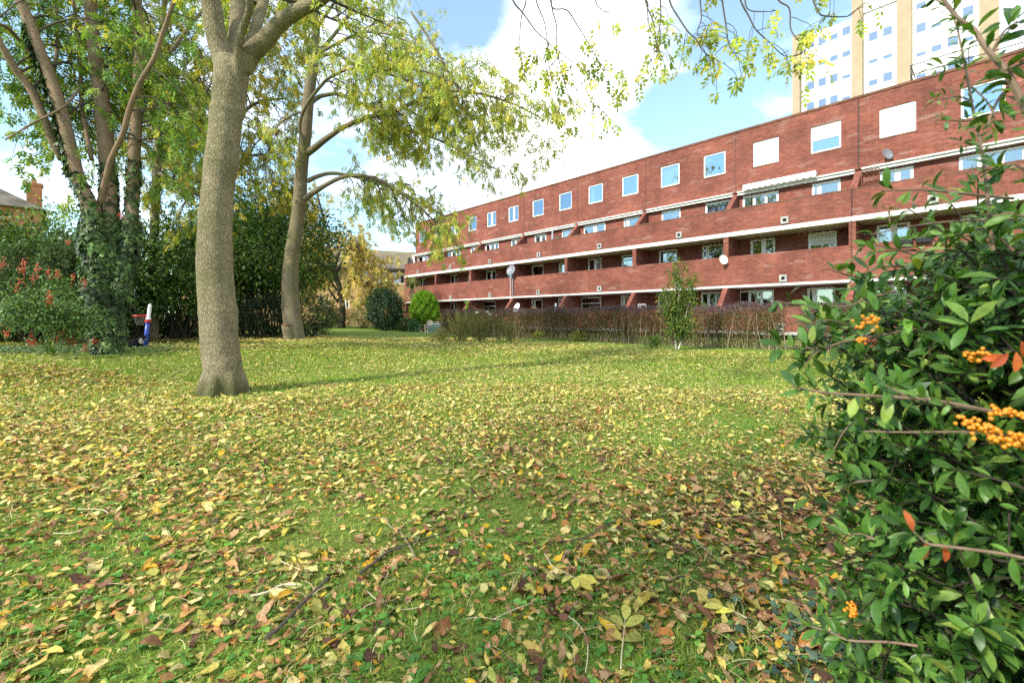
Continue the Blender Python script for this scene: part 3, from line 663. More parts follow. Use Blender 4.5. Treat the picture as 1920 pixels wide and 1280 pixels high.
def compound(P, D, pairs, Lr, Ll, Wl, droop=.5):
    """feather leaves: rachis from P along D, leaflets in pairs and one at the tip"""
    n = len(P); D = unit(D + np.array((0, 0, -droop))); Lr = np.broadcast_to(Lr, (n,))
    N = unit(np.array((0, 0, 1.0)) + rs.normal(0, .45, (n, 3))); B = unit(np.cross(D, N)); C = np.cross(B, D)
    Pl, Al, Nl, own = [], [], [], []
    for k in range(pairs):
        t = .35 + .6 * k / max(1, pairs - 1) * .9
        base = P + D * (Lr * t)[:, None] - C * (Lr * .18 * t * t)[:, None]
        for sg in (1, -1):
            Pl.append(base); Al.append(B * sg * .85 + D * .55 - C * rs.uniform(.1, .7, (n, 1))); Nl.append(C + rs.normal(0, .25, (n, 3))); own.append(np.arange(n))
    Pl.append(P + D * Lr[:, None] - C * (Lr * .18)[:, None]); Al.append(D - C * .4); Nl.append(C + rs.normal(0, .2, (n, 3))); own.append(np.arange(n))
    Pl, Al, Nl, own = map(np.concatenate, (Pl, Al, Nl, own))
    m = len(Pl); s = rs.uniform(.75, 1.2, m)
    return Pl, Al, Nl, Ll * s, Wl * s, own
class Tree:
    """limbs are drawn as polylines; branchlets and the places of leaves grow from them"""
    def __init__(s, seed): s.rs = np.random.RandomState(seed); s.tw = MB(); s.lp = []; s.ld = []
    def limb(s, mb, pts, rad, k=4, n=8):
        Q = spline(np.column_stack([np.asarray(pts, float), rad]), k); mb.tube(Q[:, :3], np.maximum(Q[:, 3], .004), n); return Q
    def sprout(s, Q, n, L, levels, t0=.2, t1=1.0, up=.1, droop=.25, spread=.9, leaves=5, rmax=.5, keep=None, fwd=.55, tipleaf=True):
        r = s.rs; m = len(Q)
        for k in range(n):
            t = t0 + (t1 - t0) * (k + r.rand()) / n; x = min(t * (m - 1), m - 1.001); i = int(x); p = Q[i] + (Q[i + 1] - Q[i]) * (x - i)
            T = unit(Q[min(i + 1, m - 1), :3] - Q[max(i - 1, 0), :3])
            d = r.normal(0, 1, 3); d -= T * d.dot(T); d = unit(d); d = unit(T * fwd + d * spread + np.array((0, 0, up)))
            ln = L * r.uniform(.55, 1.25); st = 5; pts = [p[:3]]; dd = d
            for q in range(st):
                dd = unit(dd + r.normal(0, .16, 3) + np.array((0, 0, -droop * (q + 1) / st))); pts.append(pts[-1] + dd * ln / st)
            if keep is not None and not keep(pts[-1]): continue
            r0 = min(p[3] * rmax, .012 + ln * .012); rad = np.linspace(max(r0, .0045), .0035, st + 1)
            B = np.column_stack([spline(pts, 2), spline(rad[:, None].repeat(2, 1), 2)[:, :1]])
            s.tw.tube(B[:, :3], B[:, 3], 5 if r0 > .01 else 3, False)
            if levels > 1: s.sprout(B, max(2, int(n * .32) if n > 8 else 3), L * .52, levels - 1, .25, 1, up * .6, droop * 1.3, spread, leaves, .7, keep, fwd)
            if levels == 1 or tipleaf:
                for q in range(leaves if levels == 1 else leaves // 2):
                    tt = .35 + .65 * r.rand(); x2 = tt * (len(B) - 1.001); j = int(x2)
                    s.lp.append(B[j, :3] + (B[j + 1, :3] - B[j, :3]) * (x2 - j))
                    a = unit(B[min(j + 1, len(B) - 1), :3] - B[j, :3] + 1e-6); s.ld.append(a * .5 + r.normal(0, .55, 3))
    def crown(s, name, par, pal, pairs=3, Lr=.2, Ll=.085, Wl=.017, droop=.7, mat='ash_leaf', keep=None):
        if not s.lp: return
        P = np.array(s.lp); D = np.array(s.ld)
        if keep is not None:
            ok = np.array([keep(p) for p in P]); P, D = P[ok], D[ok]
        Pl, Al, Nl, L, Wd, own = compound(P, D, pairs, Lr * rs.uniform(.7, 1.2, len(P)), Ll, Wl, droop)
        V, Fc = leaf_flat(Pl, Al, Nl, L, Wd, .3)
        c = pick(pal, len(P))[own] * rs.uniform(.85, 1.15, (len(own), 1))
        return mk(name, V, Fc, M[mat], par, np.repeat(c, 4, 0))
def px(l, Y0, Y1, gain=1.0):
    """limb given as (column, row, radius) in the frame, running from depth Y0 to Y1 -> points, radii"""
    n = len(l); Y = [Y0 + (Y1 - Y0) * (i / max(1, n - 1)) ** 1.2 for i in range(n)]
    return [P3(a, b, y) for (a, b, r), y in zip(l, Y)], [r * y / F * gain / math.hypot(1, (a - 960) / F) for (a, b, r), y in zip(l, Y)]
PAL_ASH = [(5, (.36, .43, .075)), (4, (.26, .36, .06)), (3, (.52, .50, .09)), (2, (.62, .55, .11)), (1, (.17, .26, .055))]
PAL_ASHG = [(5, (.18, .30, .055)), (4, (.13, .25, .05)), (3, (.29, .36, .06)), (1, (.45, .43, .08))]
PAL_DARK = [(5, (.05, .10, .02)), (4, (.075, .145, .026)), (2, (.12, .2, .035)), (1, (.03, .055, .015))]
PAL_MID = [(4, (.075, .15, .03)), (4, (.12, .21, .04)), (2, (.19, .26, .05)), (1, (.045, .08, .02))]
PAL_GOLD = [(4, (.56, .43, .12)), (4, (.46, .38, .10)), (4, (.34, .34, .08)), (3, (.66, .54, .2)), (1, (.28, .2, .07))]

# ---- the big ash in the foreground
b = at(419, 738); Y = b.y
ash1 = empty('ash_tree', b, 'big pale barked ash with forked trunk standing nearest in the leaf strewn lawn', 'tree', 'ash trees on the lawn')
T1 = Tree(3); g = MB()
def tl(mb, T, l, Y0, Y1, k=5, n=20, gain=1.0):
    p, r = px(l, Y0, Y1, gain); return T.limb(mb, p, r, k, n)
tl(g, T1, [(419, 748, 46), (419, 735, 42), (419, 715, 39.5), (418, 690, 38), (412, 640, 37), (410, 598, 37.5), (409, 582, 38.5), (407, 565, 36.5), (403, 500, 35.5), (404, 420, 33.5), (410, 345, 31.5), (413, 318, 32), (415, 304, 34), (417, 288, 32.5), (420, 260, 31.5), (424, 222, 31.5), (426, 208, 33.5), (428, 195, 31.8), (434, 140, 34), (437, 112, 31)], Y, Y, 5, 40)
L1_ = tl(g, T1, [(430, 150, 24), (414, 95, 22), (404, 60, 21), (395, 0, 20), (384, -80, 18), (370, -190, 15), (352, -330, 11), (350, -470, 7)], Y, Y - .4)
L2_ = tl(g, T1, [(440, 140, 17), (444, 60, 15.5), (446, 0, 14.5), (447, -90, 13), (462, -220, 10), (470, -380, 6)], Y + .08, Y + 1.0)
L3_ = tl(g, T1, [(446, 190, 9), (446, 140, 9), (446, 108, 9), (449, 78, 8.5), (456, 53, 8), (465, 28, 8), (468, 0, 8), (462, -60, 7), (478, -150, 5)], Y - .05, Y - .75, 5, 14)
L4_ = tl(g, T1, [(462, 110, 13), (477, 62, 11.5), (487, 25, 10.5), (495, 0, 10), (515, -80, 9), (540, -220, 6)], Y + .12, Y + .9, 5, 14)
L5_ = tl(g, T1, [(455, 130, 20), (472, 100, 19), (497, 76, 17.5), (525, 44, 15.5), (562, 19, 14), (602, 0, 11.5), (650, -45, 10.5), (740, -95, 9.5), (860, -125, 8.5), (1000, -135, 7.5), (1160, -140, 6.5), (1320, -135, 5.5), (1500, -120, 4.5), (1660, -90, 2.5)], Y, Y - 1.1)
# scars, collar and root flare
for k in range(7):
    a = k * .9 + .3; q = np.array((b.x, b.y, b.z)); o = np.array((math.cos(a), math.sin(a), 0)); g.tube([q + o * .2 + (0, 0, .30), q + o * .255 + (0, 0, .11), q + o * .29 + (0, 0, .0), q + o * .32 + (0, 0, -.08)], [.07, .075, .055, .035], 8)
tr = g.build('trunk', M['bark_ash'], ash1, True, True)
md = tr.modifiers.new('Remesh', 'REMESH'); md.mode = 'VOXEL'; md.voxel_size = .016; md.use_smooth_shade = True
sm = tr.modifiers.new('Smooth', 'SMOOTH'); sm.iterations = 6; sm.factor = .6
tx = bpy.data.textures.new('bark_lumps', 'CLOUDS'); tx.noise_scale = .16
dm = tr.modifiers.new('Displace', 'DISPLACE'); dm.texture = tx; dm.strength = .014; dm.texture_coords = 'LOCAL'
# hanging branches over the lawn
hang = [[(930, -128), (945, -60), (962, 0), (981, 25), (1006, 59), (1025, 75), (1041, 91), (1062, 108), (1090, 128), (1116, 142)],
        [(985, -133), (1000, -60), (1006, 0), (1022, 41), (1028, 81), (1031, 125), (1037, 162), (1046, 186)],
        [(1010, -133), (1030, -70), (1034, 9), (1045, 50), (1044, 94), (1050, 125), (1066, 175), (1087, 200), (1106, 214), (1122, 204)],
        [(1040, -135), (1036, -50), (1034, 12), (1062, 19), (1081, 47), (1100, 75), (1116, 106), (1137, 131), (1156, 136), (1176, 133)],
        [(960, -130), (985, -60), (987, 0), (977, 31), (976, 87), (983, 131), (990, 150)],
        [(1190, -138), (1205, -60), (1209, 0), (1225, 41), (1231, 84), (1234, 103)],
        [(1215, -138), (1235, -50), (1239, 0), (1238, 35), (1230, 84), (1236, 104)],
        [(1230, -138), (1250, -60), (1256, 0), (1275, 37), (1291, 59), (1306, 75), (1316, 94), (1337, 109), (1360, 120)],
        [(1290, -136), (1309, -50), (1312, 0), (1316, 37), (1309, 62), (1330, 90)],
        [(1330, -134), (1350, -50), (1353, 0), (1362, 53), (1366, 84), (1375, 103), (1388, 109)],
        [(1360, -132), (1380, -50), (1387, 0), (1406, 31), (1419, 56), (1444, 81), (1472, 105), (1494, 104), (1511, 95)],
        [(1392, -130), (1396, -20), (1400, 17), (1431, 22), (1459, 20)],
        [(1430, -126), (1450, -40), (1458, 0), (1481, 16), (1484, 54), (1495, 76), (1516, 92), (1525, 122)],
        [(1500, -120), (1520, -40), (1525, 0), (1535, 22), (1546, 30), (1587, 31), (1608, 16), (1628, 0)],
        [(1180, -138), (1170, -60), (1212, 0), (1215, 20), (1222, 60), (1238, 70)], [(1130, -138), (1110, -70), (1114, 0), (1130, 20), (1145, 26)]]
hb = MB(); HQ = []
for h in hang:
    Yh = Y - 1.1 * min(1, max(0, (h[0][0] - 455) / 1200)) - rs.uniform(0, .15); n = len(h)
    p = [P3(a + rs.uniform(-2, 2), c, Yh - .5 * i / n * rs.uniform(.5, 1.2)) for i, (a, c) in enumerate(h)]
    HQ.append(T1.limb(hb, p, np.linspace(.013, .0035, n), 4, 6))
hb.build('hanging_branch', M['twig'], ash1, False, True)
for Q, n in zip(HQ, (11, 9, 12, 12, 3, 4, 6, 12, 6, 10, 11, 3, 5, 3, 4, 2)):
    T1.sprout(Q, n, .38, 1, .45, 1, -.1, .5, .9, 2, .6)
for Q, n in ((L1_, 12), (L2_, 12), (L4_, 12)): T1.sprout(Q, n + 4, 1.3, 2, .55, 1, .15, .3, .8, 5)
T1.sprout(L5_, 16, .9, 2, .3, .98, .25, .2, .8, 3)
T1.tw.build('twigs', M['twig'], ash1, False, True)
T1.crown('crown', ash1, PAL_ASH, 3, .17, .085, .02)

# ---- the second ash, slimmer, with arching limbs to the right
b = at(553, 638); Y = b.y
ash2 = empty('ash_tree', b, 'slim ash leaning upright with long arching limbs and a sawn stub at its foot', 'tree', 'ash trees on the lawn')
T2 = Tree(11); g = MB()
tl(g, T2, [(552, 646, 25), (552, 636, 21), (550, 612, 18.5), (545, 570, 17), (545, 505, 15.5), (553, 444, 14), (561, 385, 13), (566, 312, 12), (573, 250, 11.5), (578, 187, 11), (587, 125, 9.5), (592, 62, 8), (590, 10, 6.5), (594, -60, 6), (600, -160, 5), (612, -300, 3)], Y, Y, 4, 24)
tl(g, T2, [(545, 642, 11), (540, 620, 11), (538, 609, 10.5)], Y - .25, Y - .25, 3, 16)
LB = []
for l, dy in (([(567, 376, 7.5), (587, 362, 6.5), (612, 346, 5.5), (640, 333, 5), (672, 329, 4.5), (720, 342, 4), (765, 372, 3.4), (800, 400, 2.6), (832, 436, 1.6)], -1.6),
              ([(576, 340, 6), (595, 331, 5.2), (620, 325, 4.6), (655, 329, 4), (700, 341, 3.5), (745, 357, 3), (790, 382, 2.4), (845, 410, 1.5)], 1.0),
              ([(575, 288, 9), (592, 276, 8), (604, 266, 7.4), (622, 253, 6.6), (647, 237, 6), (694, 219, 5.4), (741, 208, 5), (780, 190, 4.4), (830, 172, 3.6), (900, 176, 3), (965, 196, 2), (1015, 222, 1.2)], -2.2),
              ([(571, 290, 4.5), (570, 270, 4.4), (562, 244, 4.4), (566, 216, 4.2), (581, 187, 4), (609, 153, 3.8), (622, 144, 3.4), (662, 128, 3), (705, 135, 2.7), (740, 128, 2.3), (800, 135, 1.8), (860, 160, 1.2)], -2.6),
              ([(578, 198, 6), (596, 183, 5.2), (612, 178, 5), (637, 177, 4.6), (675, 194, 4.2), (706, 212, 3.8), (731, 234, 3.4), (766, 245, 3), (820, 262, 2.4), (880, 292, 1.8), (945, 325, 1)], 1.4),
              ([(590, 112, 5), (603, 105, 4.6), (631, 102, 4.2), (662, 119, 3.6), (700, 132, 3), (760, 150, 2.6), (840, 190, 2), (920, 235, 1.2)], 2.0),
              ([(588, 108, 5), (600, 93, 4.6), (616, 78, 4.4), (640, 48, 4), (662, 18, 3.4), (690, -22, 2.8), (740, -80, 2)], .8),
              ([(584, 106, 4), (577, 92, 3.8), (572, 62, 3.4), (570, 31, 3.2), (566, -20, 2.6), (556, -80, 1.6)], -.8),
              ([(600, 98, 4.4), (616, 90, 4), (640, 78, 3.6), (662, 67, 3.2), (690, 60, 2.8), (737, 67, 2.4), (790, 90, 2), (850, 120, 1.2)], -1.4),
              ([(574, 215, 3.4), (562, 211, 3), (545, 218, 2.7), (525, 232, 2.4), (512, 250, 2), (500, 270, 1.2)], -1.0),
              ([(590, 60, 4), (610, 30, 3.6), (640, -10, 3), (700, -60, 2.4), (780, -90, 1.6)], -1.8),
              ([(770, 22, 2.6), (806, 75, 2.8), (838, 130, 2.6), (862, 175, 2.2), (880, 215, 1.6), (886, 232, 1)], -2.2),
              ([(566, 320, 3.4), (552, 300, 3), (535, 292, 2.6), (505, 300, 2), (480, 318, 1.2)], 1.0)):
    k_ = l[0][0] == 770
    p, r = px(l, Y - (2.2 if k_ else 0), Y + dy, .82); LB.append(T2.limb(g, p, r, 4, 9))
g.build('trunk', M['bark_far'], ash2, True, True)
m = MB(); c = P3(538.5, 608.5, Y - .27); m.lathe([(.001, .012), (.16, .012), (.165, 0), (.165, -.03)], 16, Matrix.Translation(tuple(c))); m.build('sawn_stub', M['brown_wood'], ash2, False, True)
for i, Q in enumerate(LB):
    n = (22, 20, 38, 28, 30, 26, 16, 9, 22, 8, 16, 14, 8)[i]
    T2.sprout(Q, n, 1.3, 2, .42, 1, .12, .42, .85, 5)
T2.tw.build('twigs', M['twig'], ash2, False, True)
T2.crown('crown', ash2, PAL_ASH, 3, .19, .09, .02)

# ---- the many stemmed tree wrapped in ivy
b = at(207, 664); Y = b.y
ash3 = empty('ash_tree', b, 'many stemmed brown tree on the left, wrapped in ivy at its foot', 'tree', 'ash trees on the lawn')
T3 = Tree(5); g = MB(); ST3 = []
stems = [([(199, 668, 18), (191, 600, 20), (185, 520, 21), (179, 440, 20), (168, 385, 17), (148, 340, 15), (130, 270, 14.5), (106, 180, 14), (78, 105, 13), (54, 40, 12.5), (28, -20, 11), (0, -90, 9), (-40, -190, 6)], -.6),
         ([(118, 300, 10), (98, 262, 10), (62, 175, 9.5), (30, 132, 9), (0, 80, 8), (-40, 10, 6.5), (-90, -70, 4)], -1.2),
         ([(208, 668, 18), (207, 600, 20), (206, 500, 21), (206, 400, 18), (203, 330, 16.5), (196, 240, 17), (186, 150, 16), (175, 70, 14), (168, -10, 12.5), (160, -110, 10), (150, -240, 6)], .6),
         ([(213, 668, 13), (219, 600, 14), (233, 500, 15), (246, 420, 13.5), (249, 340, 12.5), (256, 220, 12), (262, 100, 10.5), (257, 0, 9.5), (262, -110, 7.5), (270, -230, 4.5)], .9),
         ([(186, 385, 7), (196, 345, 6.5), (206, 305, 6.3), (216, 282, 6.2), (231, 250, 6), (243, 205, 6), (262, 156, 5.5), (288, 112, 5), (304, 66, 4.5), (322, 14, 4), (338, -40, 3)], -.7),
         ([(172, 300, 5), (160, 240, 4.6), (152, 180, 4.4), (150, 100, 4), (140, 20, 3.4), (130, -60, 2.6)], 1.1),
         ([(78, 125, 6), (40, 80, 5), (10, 50, 4.5), (-30, 40, 3.5)], -1.0), ([(95, 170, 4), (105, 110, 3.8), (108, 40, 3.4), (100, -30, 2.8)], .6), ([(150, 165, 3), (120, 200, 2.8), (60, 232, 2.4), (10, 262, 1.8)], -1.2)]
for l, dy in stems:
    p, r = px(l, Y, Y + dy); ST3.append(T3.limb(g, p, r, 4, 14))
g.build('trunk', M['bark_ivy'], ash3, True, True)
YT3 = Y
KEEP3 = lambda p: p[1] > YT3 - .45
for Q, n in zip(ST3, (24, 18, 24, 26, 16, 12, 9, 9, 12)):
    T3.sprout(Q, n, 1.5, 2, .5 if n in (24, 26) else .3, 1, -.02, .5, .9, 7, .4, KEEP3)
T3.tw.build('twigs', M['twig'], ash3, False, True)
T3.crown('crown', ash3, PAL_ASHG, 3, .21, .095, .021)
# ivy on its foot
def ivy_leaves(P, Nn, size, droop=.8):
    """five pointed ivy leaves facing along Nn, hanging down"""
    n = len(P); Nn = unit(Nn + rs.normal(0, .28, (n, 3))); D = np.array((0, 0, -1.0)) * droop + rs.normal(0, .45, (n, 3)); D = unit(D - Nn * (D * Nn).sum(1, keepdims=True)); B = np.cross(D, Nn)
    o = [(0, 0), (.55, -.12), (.42, .22), (.95, .38), (.38, .55), (0, 1.15), (-.38, .55), (-.95, .38), (-.42, .22), (-.55, -.12)]
    s = np.broadcast_to(size, (n,))[:, None]
    V = np.stack([P + B * s * x * .62 + D * s * y - Nn * s * .12 * abs(x) for x, y in o], 1)
    V[:, 0] += Nn * s * .08
    f = np.array([[0, 1, 2], [0, 2, 3], [0, 3, 4], [0, 4, 5], [0, 5, 6], [0, 6, 7], [0, 7, 8], [0, 8, 9]])
    return V.reshape(-1, 3), (np.arange(n)[:, None, None] * 10 + f).reshape(-1, 3)
PAL_IVY = [(4, (.045, .085, .02)), (3, (.075, .13, .03)), (2, (.12, .18, .05)), (2, (.025, .045, .014))]
P, Nn = [], []
for j, (Q, top, wd) in enumerate(((ST3[0], 330, .12), (ST3[2], 300, .12), (ST3[3], 285, .09))):
    ztop = EYE + (596 - top) / F * Y
    n = 5200; t = rs.rand(n) ** 1.0; z = b.z + (ztop - b.z) * t
    zi = np.interp(z, Q[:, 2], np.arange(len(Q))); i = np.clip(zi.astype(int), 0, len(Q) - 2); f_ = zi - i
    c = Q[i] + (Q[i + 1] - Q[i]) * f_[:, None]; a = rs.uniform(0, 2 * PI, n); o = np.stack([np.cos(a), np.sin(a), np.zeros(n)], 1)
    full = np.clip((EYE + (596 - 395) / F * Y - z) / .6, 0, 1); full2 = full * (.3 + .7 * np.clip((z - b.z) / 1.1, 0, 1)); keepm = rs.rand(n) < .12 + .88 * full
    lump = .5 + .5 * np.sin(z * 5 + j * 2) * np.sin(a * 2 + z * 2)
    rr = c[:, 3] + wd * full2 * (.35 + .9 * lump) * rs.uniform(.4, 1.15, n) + .015
    P.append((c[:, :3] + o * rr[:, None])[keepm]); Nn.append((o + np.array((0, 0, .25)))[keepm])
# bark climbers up the leaning stem
Q = ST3[0]; n = 700; zi = rs.uniform(len(Q) * .42, len(Q) * .72, n); i = zi.astype(int); c = Q[i] + (Q[i + 1] - Q[i]) * (zi - i)[:, None]; o = unit(np.stack([-np.ones(n) + rs.normal(0, .3, n), -.6 + rs.normal(0, .4, n), np.zeros(n)], 1))
P.append(c[:, :3] + o * (c[:, 3:] + rs.uniform(.01, .06, (n, 1)))); Nn.append(o)
P = np.concatenate(P); Nn = np.concatenate(Nn); V, Fc = ivy_leaves(P, Nn, rs.uniform(.055, .11, len(P)))
iv = empty('ivy', b, 'dark ivy thickly covering the lower stems of the many stemmed tree', 'ivy')
mk('foliage', V, Fc, M['ivy'], iv, np.repeat(pick(PAL_IVY, len(P)) * rs.uniform(.45, 1.35, (len(P), 1)) * (.95 + .5 * np.sin(P[:, 2:] * 7 + P[:, :1] * 9) * np.sin(P[:, 2:] * 3.1)), 10, 0))
m = MB()
for k in range(16):
    Q = ST3[(0, 2, 3)[k % 3]]; a = rs.uniform(0, 6.28); pts = []
    for q in range(0, int(len(Q) * .38), 2): a += rs.normal(0, .25); pts.append(Q[q, :3] + np.array((math.cos(a), math.sin(a), 0)) * (Q[q, 3] + .012))
    if len(pts) > 3: m.tube(pts, .012, 5, False)
m.build('stem', M['bark_ivy'], iv, False, True)

# ---- the slim pale tree behind it
T4 = Tree(21); g = MB(); bb = np.array((*(P3(291, 640, 15.0)[:2]), 0)); bb[2] = gzf(bb[0], bb[1])
tr4 = empty('ash_tree', bb, 'slim grey tree standing behind the ivy covered tree among dark shrubs', 'tree', 'ash trees on the lawn')
Q1 = tl(g, T4, [(288, 645, 11), (288, 560, 10), (289, 460, 9.5), (292, 360, 9), (297, 260, 8), (300, 160, 7), (305, 60, 6), (312, -60, 4.5), (318, -180, 3)], 15, 15, 4, 12)
Q2 = tl(g, T4, [(296, 325, 5), (320, 335, 4.5), (345, 352, 4), (372, 365, 3), (400, 372, 2)], 15, 14, 4, 8)
Q3 = tl(g, T4, [(299, 215, 4.5), (325, 190, 4), (355, 172, 3), (385, 150, 2)], 15, 15.6, 4, 8)
Q4 = tl(g, T4, [(298, 260, 4), (275, 225, 3.5), (240, 190, 3), (205, 165, 2)], 15, 16.2, 4, 8)
Q5 = tl(g, T4, [(302, 120, 4.5), (340, 70, 4), (380, 20, 3), (430, -40, 2)], 15, 16, 4, 8)
Q6 = tl(g, T4, [(303, 90, 4), (268, 40, 3.4), (232, -10, 2.6), (190, -70, 2)], 15, 15.5, 4, 8)
g.build('trunk', M['bark_far'], tr4, True, True)
for Q, n in ((Q1, 26), (Q2, 14), (Q3, 16), (Q4, 16), (Q5, 16), (Q6, 14)): T4.sprout(Q, n, 1.6, 2, .35 if Q is Q1 else .2, 1, 0, .45, .9, 6, .5)
T4.tw.build('twigs', M['twig'], tr4, False, True)
T4.crown('crown', tr4, [(5, (.22, .26, .04)), (4, (.14, .2, .035)), (3, (.42, .36, .06))], 3, .24, .12, .026)
# a further yellowing tree filling the gap between the two nearer ashes
T5 = Tree(31); g = MB(); bb = P3(395, 610, 19.0); bb[2] = gzf(bb[0], bb[1])
tr5 = empty('ash_tree', bb, 'yellowing tree half hidden behind the big pale trunk, its sprays hanging on both sides', 'tree', 'ash trees on the lawn')
Q1 = tl(g, T5, [(398, 625, 12), (400, 500, 10), (405, 380, 9), (410, 260, 8), (418, 120, 6.5), (425, -20, 5), (430, -160, 3)], 19, 19, 4, 10)
QL = [tl(g, T5, l, 19, 19 + d, 4, 8) for l, d in (([(406, 330, 4.5), (450, 300, 4), (490, 290, 3), (530, 300, 1.6)], -1.5), ([(409, 260, 4.5), (450, 215, 4), (490, 190, 3), (535, 185, 1.6)], 1),
      ([(414, 180, 4), (460, 120, 3.5), (500, 80, 2.8), (540, 50, 1.6)], -1), ([(408, 300, 4), (370, 265, 3.5), (335, 255, 2.6), (305, 265, 1.5)], 1), ([(412, 210, 4), (370, 160, 3.4), (335, 130, 2.6), (300, 110, 1.5)], -1), ([(418, 110, 4), (460, 40, 3.4), (510, -10, 2.6), (560, -50, 1.5)], .5))]
g.build('trunk', M['bark_far'], tr5, True, True)
for Q in QL: T5.sprout(Q, 18, 1.9, 2, .15, 1, -.05, .6, .9, 6, .5)
T5.sprout(Q1, 14, 1.8, 2, .5, 1, 0, .4, .9, 4, .5)
T5.tw.build('twigs', M['twig'], tr5, False, True)
T5.crown('crown', tr5, [(5, (.26, .27, .04)), (4, (.16, .22, .035)), (4, (.46, .38, .06))], 3, .26, .13, .03)
# ------------------------------------------------------------------ shrubs
def lump_dir(n, seed, amp=.22, k=7):
    """uneven radius over directions"""
    r = np.random.RandomState(seed); A = unit(r.normal(0, 1, (k, 3))); w = r.uniform(-1, 1, k); kap = r.uniform(4, 12, k)
    def f(D): return 1 + amp * (w * np.exp(kap * (D @ A.T - 1))).sum(1) * 1.6
    return f
def shrub(name, base, rad, nclump, per, L, pal, label, cat='shrub', group=None, seed=1, mat='green_leaf', wide=.32, hang=-.1, stems=8, shell=.55, cz=None, stem_mat='dark_stem', clump=.16, flat=.3, up=.3):
    """stems from the foot and leaf clumps spread through an uneven volume"""
    r = np.random.RandomState(seed); base = np.array(base, float); rad = np.array(rad, float)
    c = base + np.array((0, 0, rad[2] * (1.0 if cz is None else cz)))
    e = empty(name, base, label, cat, group)
    f = lump_dir(0, seed); D = unit(r.normal(0, 1, (nclump, 3))); t = (shell + (1 - shell) * r.rand(nclump)) ** .7
    C = c + D * rad * (t * f(D) * r.uniform(.86, 1.06, nclump))[:, None]
    ok = C[:, 2] > gz(C[:, 0], C[:, 1]) + .05; C, D = C[ok], D[ok]
    n = len(C) * per; own = np.repeat(np.arange(len(C)), per); s = clump * max(rad)
    P = C[own] + r.normal(0, 1, (n, 3)) * np.array((s, s, s * .7)) * .6
    A = unit(D[own] * .7 + r.normal(0, .7, (n, 3)) + np.array((0, 0, hang))); N = unit(D[own] + r.normal(0, .5, (n, 3)) + np.array((0, 0, up)))
    Ls = L * r.uniform(.6, 1.25, n); V, Fc = leaf_flat(P, A, N, Ls, Ls * wide * .5, flat)
    tone = r.uniform(.75, 1.25, (len(C), 1))[own]
    mk('crown', V, Fc, M[mat], e, np.repeat(pick(pal, n) * tone, 4, 0))
    m = MB()
    for k in range(stems):
        tgt = C[r.randint(len(C))]; a = base + np.array((r.normal(0, .1) * rad[0], r.normal(0, .1) * rad[1], -.05)); mid = (a + tgt) / 2 + r.normal(0, .08, 3) * rad; mid[2] = a[2] + (tgt[2] - a[2]) * .6
        Q = spline([a, mid, tgt], 5); m.tube(Q, np.linspace(.02 * max(rad) ** .7, .006, len(Q)), 5, False)
    if stems: m.build('stems', M[stem_mat], e, False, True)
    return e
def gb(px_, Y): p = P3(px_, 600, Y); return (p[0], p[1], gzf(p[0], p[1]))
EV = 'evergreens behind the ash trees'
shrub('evergreen_shrub', gb(520, 19.5), (2.9, 2.0, 2.6), 560, 26, .17, PAL_DARK + [(2, (.10, .2, .03))], 'tall broad leaved evergreen behind the slim ash with dark bare stems below', 'shrub', EV, 2, 'green_leaf', .42, -.35, 20, .5, 1.42)
shrub('evergreen_shrub', gb(455, 21), (2.4, 1.8, 3.2), 520, 26, .17, PAL_DARK, 'tallest dark evergreen just right of the big pale trunk', 'shrub', EV, 3, 'green_leaf', .42, -.3, 14, .5, 1.28)
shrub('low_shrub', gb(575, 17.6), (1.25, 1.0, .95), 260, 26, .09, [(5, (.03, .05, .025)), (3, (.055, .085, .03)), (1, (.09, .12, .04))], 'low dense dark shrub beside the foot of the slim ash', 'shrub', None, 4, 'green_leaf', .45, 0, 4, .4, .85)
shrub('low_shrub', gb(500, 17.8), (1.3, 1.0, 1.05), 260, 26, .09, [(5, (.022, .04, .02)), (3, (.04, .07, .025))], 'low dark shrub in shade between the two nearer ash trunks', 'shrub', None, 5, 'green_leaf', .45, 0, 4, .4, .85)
shrub('evergreen_shrub', gb(335, 15.5), (1.6, 1.4, 1.75), 420, 26, .14, PAL_DARK + [(2, (.09, .15, .03))], 'dark leafy thicket behind the blue toy post', 'shrub', EV, 6, 'green_leaf', .4, -.2, 16, .45, 1.45)
shrub('evergreen_shrub', gb(250, 14.5), (1.6, 1.3, 1.6), 360, 26, .14, PAL_DARK, 'dark thicket directly behind the ivy wrapped stems', 'shrub', EV, 7, 'green_leaf', .4, -.2, 14, .45, 1.35)
shrub('evergreen_shrub', gb(395, 19), (1.9, 1.5, 2.2), 420, 26, .16, PAL_MID, 'mid green evergreen seen behind and left of the big pale trunk', 'shrub', EV, 8, 'green_leaf', .42, -.2, 14, .45, 1.45)
shrub('evergreen_shrub', gb(40, 13.5), (2.9, 1.8, 1.75), 600, 26, .15, PAL_DARK + [(2, (.07, .14, .035))], 'dark green tree below the orange brick house at the left edge', 'shrub', EV, 9, 'green_leaf', .45, -.2, 8, .45, 1.1)
shrub('evergreen_shrub', gb(-110, 13), (2.6, 1.8, 2.0), 420, 24, .17, PAL_DARK, 'dark tall shrub cut off by the left edge beside the berried bush', 'shrub', EV, 10, 'green_leaf', .45, -.2, 8, .45, 1.05)
shrub('young_tree', gb(105, 15.5), (1.9, 1.5, 1.5), 170, 22, .15, [(4, (.07, .15, .03)), (3, (.11, .2, .04)), (2, (.2, .26, .05))], 'bright green leafy young tree in front of the orange house chimney', 'tree', None, 12, 'ash_leaf', .4, -.3, 8, .3, 2.15, clump=.2)
